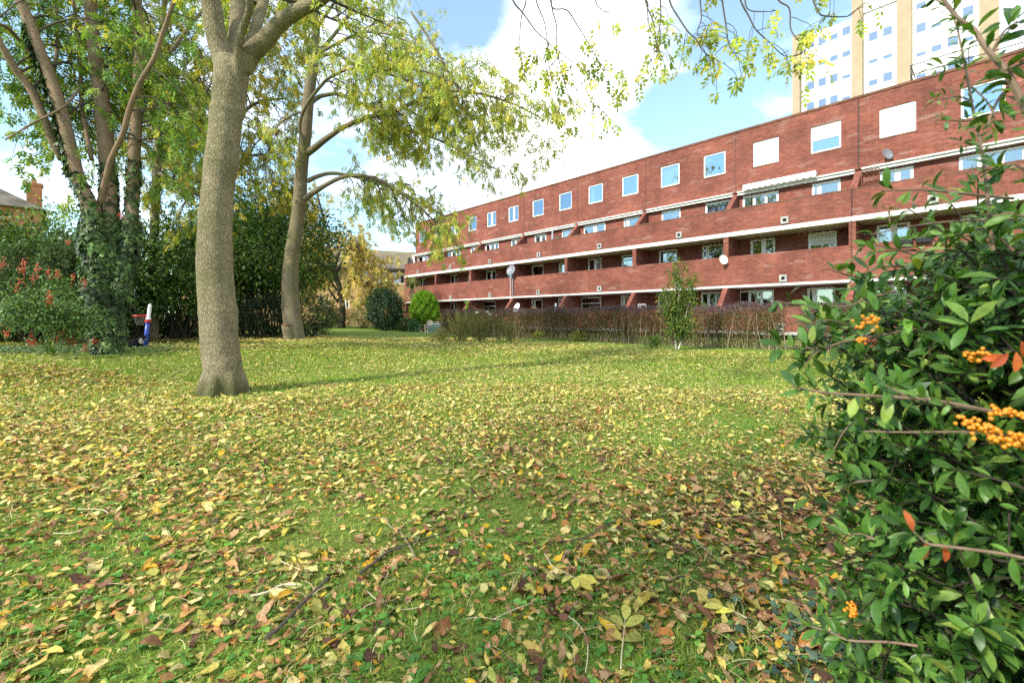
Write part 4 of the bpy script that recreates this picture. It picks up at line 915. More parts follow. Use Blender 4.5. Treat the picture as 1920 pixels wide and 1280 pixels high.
for k, (a, Yd, rx, rz, lab) in enumerate(((300, 16.6, 1.3, .62, 'low dark undergrowth behind the toy post and cat'), (350, 17.6, 1.2, .7, 'low dark undergrowth just left of the big pale trunk'), (215, 15.6, 1.3, .6, 'low dark undergrowth seen behind the ivy foot'), (440, 21.5, 1.8, .8, 'low dark undergrowth between the two nearer ash trunks, farther back'))):
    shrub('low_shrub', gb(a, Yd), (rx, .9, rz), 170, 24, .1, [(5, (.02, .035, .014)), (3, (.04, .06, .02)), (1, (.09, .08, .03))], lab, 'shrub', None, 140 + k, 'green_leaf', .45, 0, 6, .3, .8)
# red berried bush, drooping over deep shade on the left
bq = at(95, 650); rb = empty('berry_bush', bq, 'drooping bush with bunches of red berries left of the ivy', 'berry bush')
r = np.random.RandomState(40); m = MB(); P, A, tips = [], [], []
for k in range(190):
    a = r.uniform(PI * .8, PI * 2.25); ln = r.uniform(.7, 2.1); h = r.uniform(.35, 2.0); st = np.array((bq.x - .75 + r.normal(0, .3), bq.y + .9 + r.normal(0, .25), bq.z))
    pts = []
    for t in np.linspace(0, 1, 9):
        pts.append(st + np.array((math.cos(a) * ln * t ** 1.3, math.sin(a) * ln * .75 * t ** 1.3, h * (1.55 * math.sin(t * 2.25) - .28 * t * t) + .05 * r.normal())))
    pts = np.array(pts); pts[:, 2] = np.maximum(pts[:, 2], gz(pts[:, 0], pts[:, 1]) + .12)
    Q = spline(pts, 3); m.tube(Q, np.linspace(.022, .004, len(Q)), 4, False); tips.append(Q[int(len(Q) * r.uniform(.6, .95))])
    for q in range(230):
        x = r.uniform(.2, 1) * (len(Q) - 1.01); i = int(x); P.append(Q[i] + (Q[i + 1] - Q[i]) * (x - i) + r.normal(0, .055, 3)); A.append(unit(Q[i + 1] - Q[i]) * .6 + r.normal(0, .6, 3) + (0, 0, -.1))
m.build('branches', M['dark_stem'], rb, False, True)
P = np.array(P); A = np.array(A); V, Fc = leaf_flat(P, A, rand_unit(len(P)) + np.array((0, -.4, .8)), r.uniform(.045, .085, len(P)), r.uniform(.011, .018, len(P)))
mk('crown', V, Fc, M['green_leaf'], rb, np.repeat(pick([(4, (.05, .10, .025)), (3, (.085, .15, .035)), (2, (.14, .22, .06)), (2, (.025, .05, .014))], len(P)), 4, 0))
ICO = None
def berries(name, par, mat, C, n, spread, rad, seed=0):
    """one bunch: many small round fruits in one mesh"""
    global ICO
    if ICO is None:
        import bmesh
        bm = bmesh.new(); bmesh.ops.create_icosphere(bm, subdivisions=1, radius=1); bm.verts.ensure_lookup_table()
        ICO = (np.array([v.co[:] for v in bm.verts]), np.array([[v.index for v in f.verts] for f in bm.faces])); bm.free()
    rr = np.random.RandomState(seed); v, f = ICO
    c = np.array(C) + rr.normal(0, 1, (n, 3)) * np.array(spread); s = rad * rr.uniform(.8, 1.15, n)
    V = (c[:, None] + v[None] * s[:, None, None]).reshape(-1, 3); Fc = (np.arange(n)[:, None, None] * len(v) + f).reshape(-1, 3)
    return mk(name, V, Fc, M[mat], par, None, True)
for k, (a, c, Yb) in enumerate(((5, 492, 8.0), (45, 494, 8.0), (92, 512, 8.1), (40, 530, 7.9), (30, 540, 7.9), (70, 505, 8), (158, 532, 8.6), (94, 555, 7.9), (93, 566, 7.9), (118, 622, 8.1), (146, 618, 8.3), (127, 638, 8.2), (137, 640, 8.3), (107, 514, 8.2), (66, 523, 8), (160, 648, 8.6), (177, 640, 8.8), (13, 625, 7.6), (57, 634, 7.8), (60, 641, 7.8), (41, 506, 8), (137, 524, 8.5), (128, 455, 9.6), (226, 405, 9.0), (105, 630, 8.0))):
    berries('berry_cluster', rb, 'berry_red', P3(a, c, Yb), 24, (.024, .024, .04 if k % 3 else .065), .011, k)
P, A = [], []
for a, c, Yb in ((146, 618, 8.3), (118, 622, 8.1), (127, 638, 8.2), (118, 600, 8.3), (105, 630, 8.0), (13, 605, 7.6), (57, 610, 7.8), (100, 560, 8.4), (30, 590, 7.8), (80, 600, 7.9)):
    q = P3(a, c, Yb) + np.array((0, .04, .08)); n_ = 420; P.append(q + r.normal(0, 1, (n_, 3)) * np.array((.15, .12, .17)) + np.array((0, .05, .12))); A.append(r.normal(0, .7, (n_, 3)) + np.array((0, -.1, -.5)))
P = np.concatenate(P); A = np.concatenate(A); ok = P[:, 2] > gz(P[:, 0], P[:, 1]) + .03; P, A = P[ok], A[ok]; V, Fc = leaf_flat(P, A, rand_unit(len(P)) + np.array((0, -.4, .8)), r.uniform(.045, .085, len(P)), r.uniform(.011, .018, len(P)))
mk('drooping_sprays', V, Fc, M['green_leaf'], rb, np.repeat(pick([(4, (.08, .15, .04)), (3, (.12, .21, .055)), (2, (.18, .27, .08)), (2, (.04, .08, .02))], len(P)), 4, 0))
# strap leaved clump at its foot
def blades(name, base, n, L, w, mat, col, label, cat, spread=.5, group=None, seed=0, droop=.8, h0=0.0):
    rr = np.random.RandomState(seed); e = empty(name, base, label, cat, group); V = []; Fq = []
    for k in range(n):
        a = rr.uniform(0, 2 * PI); tilt = rr.uniform(.1, 1) * spread; d = np.array((math.cos(a) * tilt, math.sin(a) * tilt, 1.0)); d /= np.linalg.norm(d); ln = L * rr.uniform(.6, 1.1); B = np.array((-math.sin(a), math.cos(a), 0)); p = np.array(base) + np.array((0, 0, h0)) + rr.normal(0, .03, 3) * (1, 1, 0)
        n0 = len(V)
        for j, t in enumerate(np.linspace(0, 1, 6)):
            hw = w * (1 - t) ** .6 * (.5 + t) ; V += [p + B * hw, p - B * hw]; d = unit(d + np.array((0, 0, -droop * .22 * (j + 1) / 3))); p = p + d * ln / 5
        Fq += [[n0 + 2 * j, n0 + 2 * j + 1, n0 + 2 * j + 3, n0 + 2 * j + 2] for j in range(5)]
    mk('leaves', np.array(V), np.array(Fq), M[mat], e, np.repeat(pick(col, n), 12, 0)); return e
blades('strap_leaf_plant', at(97, 668), 34, .5, .014, 'green_leaf', [(3, (.07, .15, .03)), (1, (.25, .22, .06))], 'spiky strap leaved clump under the red berries', 'plant', .7, seed=3)
# the shrubs and trees beyond
gt = empty('golden_tree', gb(640, 36), 'golden weeping autumn tree in front of the yellow brick house', 'tree')
T6 = Tree(77); g = MB(); base = np.array(gb(640, 36)); QS = []
QS.append(T6.limb(g, [base + (0, 0, -.1), base + (.1, 0, 1.5), base + (-.1, 0, 3), base + (-.8, 0, 5.5), base + (-1.4, 0, 8.5), base + (-2.0, 0, 11)], [.28, .22, .2, .16, .1, .05], 4, 10))
for d, h in (((-2.6, -.5, 4.2), 2.0), ((2.2, -.8, 3.6), 2.2), ((2.8, .6, 5.0), 2.6), ((-3.6, .4, 6.2), 3.0), ((-1.5, -1.2, 7.4), 3.6), ((-4.4, -.6, 8.0), 4.6), ((-5.5, 0, 9.5), 5.5), ((.4, 1, 7.8), 4.6), ((-3.6, .5, 11), 7), ((1.4, -.6, 6.4), 4), ((-6.2, -.4, 6.6), 4.5)):
    a = base + (-.12 * h, 0, h); e_ = base + np.array(d); QS.append(T6.limb(g, [a, (a + e_) / 2 + (0, 0, .6), e_, e_ + np.array((d[0] * .15, 0, -.6))], [.09, .06, .035, .012], 4, 6))
g.build('trunk', M['dark_stem'], gt, True, True)
for Q in QS: T6.sprout(Q, 20, 1.9, 2, .3, 1, .1, .75, .9, 5, .4)
T6.tw.build('twigs', M['twig'], gt, False, True)
T6.crown('crown', gt, PAL_GOLD, 2, .2, .17, .045, .8)
shrub('holly_bush', gb(722, 33), (1.38, 1.1, 1.68), 420, 26, .15, [(5, (.018, .045, .018)), (3, (.03, .07, .022)), (1, (.06, .11, .04))], 'tall dark round holly bush in front of the yellow house', 'shrub', None, 14, 'gloss_leaf', .5, -.1, 5, .45, .98)
GB = 'garden shrubs along the far lawn edge'
shrub('border_shrub', gb(640, 37), (1.15, .8, 1.05), 110, 20, .13, [(3, (.2, .2, .05)), (3, (.15, .13, .06)), (2, (.28, .22, .07))], 'twiggy olive brown shrub below the golden tree', 'shrub', GB, 15, 'green_leaf', .3, .2, 34, .2, .9, 'stem_green')
shrub('border_shrub', gb(680, 36), (1.25, .8, .98), 140, 22, .12, [(3, (.16, .16, .06)), (3, (.11, .12, .05)), (2, (.22, .2, .07))], 'grey brown rounded shrub beside the holly bush', 'shrub', GB, 16, 'green_leaf', .3, .1, 26, .25, .85, 'stem_green')
shrub('border_shrub', gb(612, 36), (.95, .8, .9), 110, 22, .13, [(3, (.24, .3, .05)), (2, (.14, .22, .04))], 'yellow green shrub at the end of the dark evergreens', 'shrub', GB, 17, 'green_leaf', .4, .1, 6, .3, .9)
shrub('border_shrub', gb(753, 35), (1.05, .7, .72), 170, 24, .12, [(3, (.09, .18, .045)), (2, (.15, .22, .06)), (1, (.05, .11, .03))], 'low green shrub between the holly and the clipped conifer', 'shrub', GB, 18, 'green_leaf', .45, .1, 5, .35, .85)
shrub('border_shrub', gb(779, 34), (.5, .5, .6), 90, 24, .10, [(3, (.06, .15, .06)), (2, (.10, .2, .08))], 'small bluish green shrub at the foot of the clipped conifer', 'shrub', GB, 19, 'green_leaf', .4, .1, 5, .35, .85)
for k, pxx in enumerate((648, 664, 700)): pass
# clipped conifer
bq = np.array(gb(795, 36)); r = np.random.RandomState(50); cf = empty('clipped_conifer', bq, 'bright lime green egg shaped conifer by the end of the block', 'conifer')
n = 26000; D = unit(r.normal(0, 1, (n, 3))); t = r.uniform(.72, 1.0, n) ** .6; H = 3.05
f = lump_dir(0, 50, .1); z = D[:, 2] * .5 + .5; prof = np.interp(z, [0, .12, .4, .75, .92, 1], [.35, .78, 1.0, .86, .52, .1]); a = np.arctan2(D[:, 1], D[:, 0])
clumpy = 1 + .10 * np.sin(a * 6 + z * 9) * np.sin(z * 15) + .07 * np.sin(a * 11 - z * 23) - .16 * np.exp(-((z - .2) / .12) ** 2) * (np.sin(a * 2 + .9) > .2)
P = bq + np.stack([np.cos(a) * 1.12 * prof * t * clumpy, np.sin(a) * 1.05 * prof * t * clumpy, .22 + z * H], 1); P[:, 0] += .12 * (1 - z)
A = unit(np.stack([np.cos(a) * .6, np.sin(a) * .6, np.full(n, .9)], 1) + r.normal(0, .35, (n, 3))); Ls = r.uniform(.07, .19, n)
V, Fc = leaf_flat(P, A, unit(D + r.normal(0, .4, (n, 3))), Ls, Ls * .22)
ton = np.where(r.rand(n) < .1 + .5 * (z < .25), .5, 1.0)[:, None]
mk('crown', V, Fc, M['green_leaf'], cf, np.repeat(pick([(4, (.17, .33, .03)), (3, (.24, .42, .045)), (1, (.10, .2, .025))], n) * np.array((1, 1, 1)), 4, 0))
core = MB(); core.lathe([(.001, .25), (.5, .4), (.8, 1.2), (.72, 2.2), (.4, 2.9), (.001, 3.15)], 14, Matrix.Translation(tuple(bq))); core.build('inner_wood', M['dark_stem'], cf, True, True)
m = MB(); m.tube([bq + (0, 0, -.1), bq + (.02, 0, .6)], [.09, .07], 8); m.build('trunk', M['bark_ivy'], cf, True, True)
# palm behind it
bq = np.array(gb(773, 40)); pe = empty('cordyline_palm', bq, 'spiky cordyline palm with dry skirt behind the clipped conifer', 'palm')
m = MB(); m.tube([bq, bq + (.05, 0, 1.6), bq + (.0, 0, 3.7)], [.14, .11, .1], 8); m.build('trunk', M['bark_ivy'], pe, True, True)
def fronds(name, top, n, L, w, lo, hi, drp, col):
    rr = np.random.RandomState(len(name)); V = []; Fq = []
    for k in range(n):
        a = rr.uniform(0, 2 * PI); el = rr.uniform(lo, hi); d = np.array((math.cos(a) * math.cos(el), math.sin(a) * math.cos(el), math.sin(el))); B = np.array((-math.sin(a), math.cos(a), 0)); p = np.array(top) + rr.normal(0, .06, 3); n0 = len(V); ln = L * rr.uniform(.7, 1.1)
        for j, t in enumerate(np.linspace(0, 1, 5)): V += [p + B * w * (1 - t * .9), p - B * w * (1 - t * .9)]; d = unit(d + np.array((0, 0, -drp * (j + 1) * .16))); p = p + d * ln / 4
        Fq += [[n0 + 2 * j, n0 + 2 * j + 1, n0 + 2 * j + 3, n0 + 2 * j + 2] for j in range(4)]
    mk(name, np.array(V), np.array(Fq), M['green_leaf'], pe, np.repeat(pick(col, n), 10, 0))
fronds('leaves', bq + (0, 0, 3.7), 110, 1.35, .05, -.2, 1.4, .9, [(3, (.4, .46, .18)), (2, (.25, .33, .12)), (1, (.55, .48, .22))])
fronds('dry_skirt', bq + (0, 0, 3.4), 60, 1.4, .05, -1.3, -.6, .6, [(3, (.6, .48, .26)), (1, (.45, .32, .17))])

# ------------------------------------------------------------------ hedge, roses, birch, garden seat
DH = 21.8 * CT
def hedge():
    e = empty('hedge', (-NRM[0] * DH, -NRM[1] * DH, gzf(-NRM[0] * DH, -NRM[1] * DH)), 'long clipped purple brown hedge with bare stems, running before the red block', 'hedge')
    r = np.random.RandomState(60); s0, s1 = S(835, 0, DH), S(1575, 0, DH); n = 230000
    s = r.uniform(s0, s1 + 3, n); t = r.rand(n) ** .85; d = r.normal(0, .24, n); pxs = 0
    base = -NRM[None] * (DH) ; P = np.zeros((n, 3)); P[:, :2] = -NRM * DH + TAN * s[:, None] - NRM * d[:, None]
    g = gz(P[:, 0], P[:, 1]); hump = .05 * np.sin(s * 2.1) + .04 * np.sin(s * 5.3 + 1); H = 1.46 + hump
    P[:, 2] = g + .08 + (H - .08) * t
    gap0, gap1 = S(1468, 0, DH), S(1508, 0, DH)
    pr = np.ones(n)
    pr *= 1 - .93 * np.exp(-((s - (gap0 + gap1) / 2) / ((gap1 - gap0) * .5)) ** 4)
    pr *= np.where(t < .3, .6 + 1.3 * t, 1.0)
    blob = .5 + .5 * np.sin(s * 3.7 + 2 * np.sin(s * 1.1)) * np.sin(P[:, 2] * 5 + s * 2); pr *= .5 + .5 * blob
    pr *= np.where(s > gap1, .9, 1)
    ok = r.rand(n) < pr; P, t, s = P[ok], t[ok], s[ok]; n = len(P)
    A = unit(r.normal(0, 1, (n, 3)) + np.array((0, 0, .7))); Ls = r.uniform(.03, .062, n)
    V, Fc = leaf_flat(P, A, rand_unit(n), Ls, Ls * .27)
    top = np.clip((t - .72) / .2, 0, 1)[:, None]; warm = (.5 + .5 * np.sin(s * .9) * np.sin(s * .37 + 1))[:, None]
    lo = pick([(4, (.09, .095, .03)), (3, (.12, .075, .035)), (2, (.06, .075, .025)), (1, (.22, .09, .03)), (1, (.2, .18, .05))], n) * (1 - .25 * warm) + warm * pick([(1, (.07, .035, .02))], n) * .6
    hi = pick([(4, (.13, .075, .09)), (3, (.09, .055, .065)), (2, (.17, .12, .13)), (1, (.11, .1, .05))], n)
    sel = r.rand(n, 1) < top
    mk('foliage', V, Fc, M['green_leaf'], e, np.repeat(np.where(sel, hi, lo), 4, 0))
    m = MB(); k = 0
    for q in range(800):
        ss = r.uniform(s0, s1 + 3)
        if gap0 < ss < gap1 and r.rand() < .7: continue
        b = -NRM * DH + TAN * ss + NRM * r.normal(0, .16); z = gzf(b[0], b[1]); p0 = np.array((b[0], b[1], z - .03)); tp = p0 + np.array((r.normal(0, .16), r.normal(0, .16), r.uniform(.6, 1.35)))
        m.tube(spline([p0, (p0 + tp) / 2 + r.normal(0, .03, 3), tp], 3), np.linspace(.016, .006, 7), 4, False)
    m.build('stems', M['twig_pale'], e, False, True)
hedge()
# self sown greens along the hedge foot
def rose(bq, w, h, n, seed, label, blooms):
    r = np.random.RandomState(seed); e = empty('rose_bush', bq, label, 'rose bush', 'rose bushes in front of the hedge'); m = MB(); P, A = [], []
    for k in range(n):
        a = r.uniform(0, 2 * PI); o = np.array((math.cos(a), math.sin(a), 0)) * r.uniform(0, 1); b0 = np.array(bq) + o * w * .35 + (0, 0, -.02); tp = np.array(bq) + o * w + np.array((0, 0, h * r.uniform(.6, 1.08)))
        mid = (b0 + tp) / 2 + o * -.08 + r.normal(0, .05, 3); Q = spline([b0, mid, tp], 4); m.tube(Q, np.linspace(.010, .005, len(Q)), 4, False)
        for q in range(3):
            i = r.randint(3, len(Q) - 1); d = r.normal(0, .12, 3) + (0, 0, .16); m.tube([Q[i], Q[i] + d], [.006, .004], 3, False)
        for q in range(22): i = r.randint(2, len(Q)); P.append(Q[i] + r.normal(0, .06, 3)); A.append(r.normal(0, 1, 3))
    m.build('stems', M['stem_green'], e, False, True)
    P = np.array(P); Ls = r.uniform(.03, .06, len(P)); V, Fc = leaf_flat(P, np.array(A), rand_unit(len(P)), Ls, Ls * .3)
    mk('leaves', V, Fc, M['green_leaf'], e, np.repeat(pick([(4, (.17, .17, .04)), (3, (.11, .13, .03)), (2, (.25, .2, .06))], len(P)), 4, 0))
    for (a, c, mat, s) in blooms:
        C = P3(a, c, bq[1]); q = MB()
        for j in range(14):
            th = j * 2.4; rr = s * (.35 + .65 * (j / 14)); d = Vector((math.cos(th) * rr, math.sin(th) * rr, s * .5 * (1 - j / 14))); q.lathe([(.001, -s * .1), (s * .4, 0), (s * .3, s * .28), (.001, s * .34)], 6, Matrix.Translation(Vector(C) + d))
        q.build('rose_bloom', M[mat], e, True, True)
    return e
rose(at(862, 641), .75, 1.15, 46, 61, 'left hand tall rose bush of olive stems with no flowers on its left side', [(890, 578, 'petal_pink', .035)])
rose(at(900, 640), .7, 1.2, 46, 62, 'rose bush carrying two white roses and one red one', [(894.5, 587, 'petal_white', .065), (913, 586, 'petal_white', .06), (918, 590, 'petal_white', .055), (900, 606, 'petal_pink', .055)])
rose(at(936, 640), .45, 1.05, 14, 63, 'sparse rose bush with a single pale bloom between the bigger bushes', [(930, 592, 'petal_pink', .035)])
rose(at(957, 641), .5, .95, 20, 64, 'rose bush with three pink roses, right of the white ones', [(949, 599, 'petal_pink', .05), (972, 605, 'petal_pink', .05), (967, 621, 'petal_pink', .05)])
shrub('rose_bush', at(828, 640), (.55, .45, .32), 80, 16, .06, [(3, (.16, .16, .04)), (2, (.22, .2, .06)), (1, (.10, .11, .03))], 'low straggling briar at the left foot of the rose bushes', 'rose bush', 'rose bushes in front of the hedge', 65, 'green_leaf', .4, .2, 16, .1, .7, 'stem_green')
# climbing growth reaching over the hedge
for k, (a, c, Yd, lab) in enumerate(((832, 582, 27.5, 'yellow leaved shoot poking over the left end of the hedge'), (889, 566, 26, 'tall yellowing shoot above the rose bushes'), (1010, 626, 21, 'yellow green seedling at the hedge foot near the pink roses'), (1078, 628, 19.5, 'bright yellow green seedling at the middle of the hedge foot'), (1225, 650, 15.2, 'dark green seedling beside the birch foot'))):
    p = P3(a, 600, Yd); z = gzf(p[0], p[1]); hh = EYE + (596 - c) / F * Yd - z
    shrub('seedling_shrub', (p[0], p[1], z), (.42, .3, max(.22, hh * .5)), 40, 14, .085, [(3, (.3, .3, .05)), (2, (.2, .24, .05))] if k < 4 else PAL_MID, lab, 'shrub', 'seedlings along the hedge', 70 + k, 'green_leaf', .4, .1, 10, .1, 1.0, 'stem_green')
# young birch
bq = at(1268, 656); bi = empty('young_birch', bq, 'slender young birch with pale stems in front of the hedge', 'tree'); T = Tree(81); g = MB(); bq = np.array(bq); hh = .9 * (656 - 480) / F * bq[1]; kx = bq[1] / F
ms = []
for a in ([(0, 0), (-2, 30), (0, 60), (3, 100), (6, 140), (8, 176)], [(3, 0), (12, 35), (16, 70), (24, 110), (30, 150)], [(-1, 2), (-4, 40), (-10, 80), (-20, 120)]):
    ms.append(T.limb(g, [bq + np.array((x * kx, r_ * 0, z * kx * .82 - .03)) for (x, z), r_ in zip(a, range(9))], np.linspace(.028, .006, len(a)), 4, 7))
g.build('trunk', M['birch'], bi, True, True)
for Q in ms: T.sprout(Q, 30, .46, 2, .1, 1, .5, .1, .6, 6, .6)
T.tw.build('twigs', M['dark_stem'], bi, False, True)
P = np.array(T.lp); P = np.repeat(P, 1, 0) + rs.normal(0, .05, (len(P), 3)); A = np.array(T.ld) + np.array((0, 0, -.6)); Ls = rs.uniform(.04, .075, len(P)); V, Fc = leaf_flat(P, A, rand_unit(len(P)), Ls, Ls * .36)
mk('crown', V, Fc, M['ash_leaf'], bi, np.repeat(pick([(4, (.09, .18, .03)), (3, (.14, .23, .04)), (2, (.3, .3, .05)), (1, (.05, .1, .02))], len(P)), 4, 0))
# timber seat and covered cold frame by the conifer
p = gb(797, 34); e = empty('garden_chair', p, 'weathered wooden garden chair turned away, beside the conifer', 'chair', rz=R(-35))
def bx(name, x0, x1, y0, y1, z0, z1, mat='wood', par=None): m = MB(); m.box(x0, x1, y0, y1, z0, z1); return m.build(name, M[mat], par, bevel=.008)
for x in (-.32, .27):
    for y in (-.3, .25): bx('leg', x, x + .06, y, y + .06, 0, .6 if y < 0 else .4, par=e)
    bx('arm', x - .02, x + .08, -.34, .32, .602, .64, par=e)
m = MB(); [m.box(-.32, .33, -.28 + .1 * k, -.2 + .1 * k, .36, .395) for k in range(6)]; m.build('seat', M['wood'], e)
m = MB()
for k in range(7): m.prism([(.32 , .4), (.345, .4), (.5, 1.0 - .01 * abs(k - 3) ** 2), (.475, 1.0 - .01 * abs(k - 3) ** 2)], 'x', -.32 + .094 * k, -.24 + .094 * k)
m.build('backrest', M['wood'], e)
p = gb(823, 33); e = empty('cold_frame', p, 'dark green box with pale tube frame beside the wooden garden chair', 'garden box', rz=R(-20))
m = MB(); m.prism([(-.45, 0), (.45, 0), (.45, .72), (-.45, .58)], 'x', -.6, .75); m.build('box', M['green_box'], e, bevel=.03)
m = MB(); m.tube([(-.62, -.5, 0), (-.62, -.5, .74), (.77, -.5, .70), (.77, -.5, 0)], .025, 6); m.tube([(-.62, .5, 0), (-.62, .5, .84), (.77, .5, .82), (.77, .5, 0)], .025, 6); m.tube([(-.62, -.5, .74), (-.62, .5, .84)], .025, 6); m.build('frame', M['steel'], e)
# low brick edging and path beyond the far lawn
pa = [gb(a, Yp) for a, Yp in ((600, 44), (660, 43), (720, 40.5), (765, 37.5), (800, 36.6))]; m = MB()
V = []
for q in pa: V += [(q[0] - .1, q[1], q[2] + .02), (q[0] + .5, q[1] + 1.5, q[2] + .02)]
i = np.arange(len(pa) - 1); o = mk('path', np.array(V), np.stack([2 * i, 2 * i + 2, 2 * i + 3, 2 * i + 1], 1), M['wood'], None); tag(o, 'pale garden path at the far edge of the lawn', 'path', kind='structure')
# dark boundary fence panels by the palm
f0 = np.array(gb(735, 45)); f1_ = np.array(gb(765, 46)); e = empty('garden_fence', f0, 'dark timber fence between the holly bush and the block', 'fence', rz=math.atan2(f1_[1] - f0[1], f1_[0] - f0[0])); Lf = float(np.hypot(*(f1_ - f0)[:2]))
m = MB(); k = 0
while k * .16 < Lf: m.box(k * .16, k * .16 + .15, 0, .025, .05, 1.55 + .01 * (k % 3)); k += 1
m.build('panel', M['green_box'], e); m = MB(); m.box(-.05, .05, .026, .12, 0, 1.65); m.build('post', M['black'], e); m = MB(); m.box(Lf - .05, Lf + .05, .026, .12, 0, 1.65); m.build('post', M['black'], e)

# ------------------------------------------------------------------ toy hoop and cat
p = P3(275, 600, 10.9); zg = gzf(p[0], p[1]); e = empty('toy_basketball_hoop', (p[0], p[1], zg), 'toy basketball hoop with blue post, red ring and white top beside the ivy', 'toy')
kk = 10.9 / F
def hp(a, c): return ((a - 275) * kk, 0, EYE + (596 - c) * kk - zg)
m = MB(); m.tube([hp(273, 650), hp(275.1, 627), hp(277.2, 604)], [.052, .048, .044], 14); m.build('lower_post', M['toy_blue'], e, True)
m = MB(); m.tube([hp(277.2, 604), hp(277.8, 599)], [.062, .062], 14); m.build('collar', M['toy_red'], e)
m = MB(); m.tube([hp(277.8, 599), hp(278, 597.5), hp(278.2, 596), hp(278.3, 595.8), hp(281, 575), hp(281.6, 571.5), hp(281.9, 569.6)], [.055, .055, .05, .036, .036, .03, .008], 14); m.build('upper_post', M['toy_white'], e, True)
m = MB(); c = np.array(hp(263, 592)); Rr = .135; pts = [c + (math.cos(t) * Rr, math.sin(t) * Rr, 0) for t in np.linspace(0, 2 * PI, 25)]; m.tube(pts, .02, 8, False); m.tube([c + (Rr, 0, 0), hp(277, 594)], [.03, .035], 8); m.build('ring', M['toy_red'], e, True)
m = MB()
for k in range(12):
    for sg in (1, -1):
        m.tube([c + (math.cos(k * PI / 6 + sg * q * .26) * Rr * (1 - .11 * q), math.sin(k * PI / 6 + sg * q * .26) * Rr * (1 - .11 * q), -.055 * q) for q in range(5)], .005, 3, False)
m.build('net', M['net'], e)
def cat():
    p = P3(256, 640, 10.3); z = gzf(p[0], p[1]); k = 10.3 / F
    e = empty('cat', (p[0], p[1], z), 'black cat with white chest crouching by the toy hoop', 'cat')
    def q(a, c, y=0): return ((a - 256) * k, y, EYE + (596 - c) * k - z)
    J = [(q(248, 645), .085), (q(253, 642), .098), (q(259, 638.5), .085), (q(264.5, 635), .062), (q(268.5, 633.3), .05), (q(271.2, 634.2), .054), (q(274.2, 636.2), .026),   # rump .. muzzle 0-6
         (q(262, 645, -.05), .036), (q(260.5, 650, -.055), .024), (q(262.5, 652.2, -.06), .022),     # front leg
         (q(262.5, 645, .05), .036), (q(261.5, 650, .055), .024), (q(263.5, 652.2, .06), .022),
         (q(251, 649.5, -.075), .05), (q(254.5, 652, -.085), .024), (q(251, 649.5, .075), .05), (q(254.5, 652, .085), .024),  # haunches and hind paws
         (q(243, 648.5, .0), .028), (q(238, 649.5, .03), .02), (q(233, 648.5, .05), .017)]   # tail
    E = [(0, 1), (1, 2), (2, 3), (3, 4), (4, 5), (5, 6), (2, 7), (7, 8), (8, 9), (2, 10), (10, 11), (11, 12), (0, 13), (13, 14), (0, 15), (15, 16), (0, 17), (17, 18), (18, 19)]
    me = bpy.data.meshes.new('cat_body'); me.from_pydata([j[0] for j in J], E, []); o = bpy.data.objects.new('body', me); COL.objects.link(o); o.parent = e
    s = o.modifiers.new('Skin', 'SKIN'); s.use_smooth_shade = True
    for v, j in zip(me.skin_vertices[0].data, J): v.radius = (j[1], j[1]); v.use_root = False
    me.skin_vertices[0].data[1].use_root = True
    sub = o.modifiers.new('Sub', 'SUBSURF'); sub.levels = sub.render_levels = 2
    t = NT('cat_fur', .9, .05); ob = t.obj(); sp = t.n('SeparateXYZ'); t.l(ob, sp.inputs[0])
    cx, cz = q(267.5, 640)[0], q(267.5, 640)[2]; d = t.n('VectorMath', operation='DISTANCE'); t.l(t.scale(ob, (1.5, 0, .8)), d.inputs[0]); d.inputs[1].default_value = (cx * 1.5, 0, cz * .8)
    d2 = t.n('VectorMath', operation='DISTANCE'); t.l(t.scale(ob, (1, 0, 1)), d2.inputs[0]); d2.inputs[1].default_value = (q(275.5, 637)[0], 0, q(275.5, 637)[2])
    mn = t.n('Math', operation='MINIMUM'); t.l(d.outputs['Value'], mn.inputs[0]); ad = t.n('Math', operation='ADD'); t.l(d2.outputs['Value'], ad.inputs[0]); ad.inputs[1].default_value = .022; t.l(ad.outputs[0], mn.inputs[1])
    t.color(t.ramp(mn.outputs[0], [(.05, (.62, .58, .5)), (.06, (.008, .008, .009))])); me.materials.append(t.m)
    for y in (-.028, .028):
        m = MB(); a = np.array(q(269.8, 630.5, y)); m.add([a + (-.018, -.018, -.012), a + (.018, -.014, -.014), a + (0, .018, -.014), a + (-.004, y * .25, .045)], [(0, 1, 3), (1, 2, 3), (2, 0, 3), (0, 2, 1)]); m.build('ear', t.m, e)
cat()
# brushwood behind the cat
e = empty('brushwood', at(292, 640), 'tangle of bare fallen twigs beside the cat', 'twigs'); m = MB(); r = np.random.RandomState(90); q0 = np.array(at(282, 634))
for k in range(26):
    a = q0 + np.array((r.normal(0, .4), r.normal(.1, .3), r.uniform(.02, .45))); d = np.array((r.normal(0, .5), r.normal(0, .25), r.normal(-.05, .2))); Q = spline([a, a + d * .5 + r.normal(0, .04, 3), a + d], 3); Q[:, 2] = np.maximum(Q[:, 2], gz(Q[:, 0], Q[:, 1]) + .01); m.tube(Q, np.linspace(.008, .003, len(Q)), 4, False)
m.build('branches', M['twig_pale'], e, False, True)
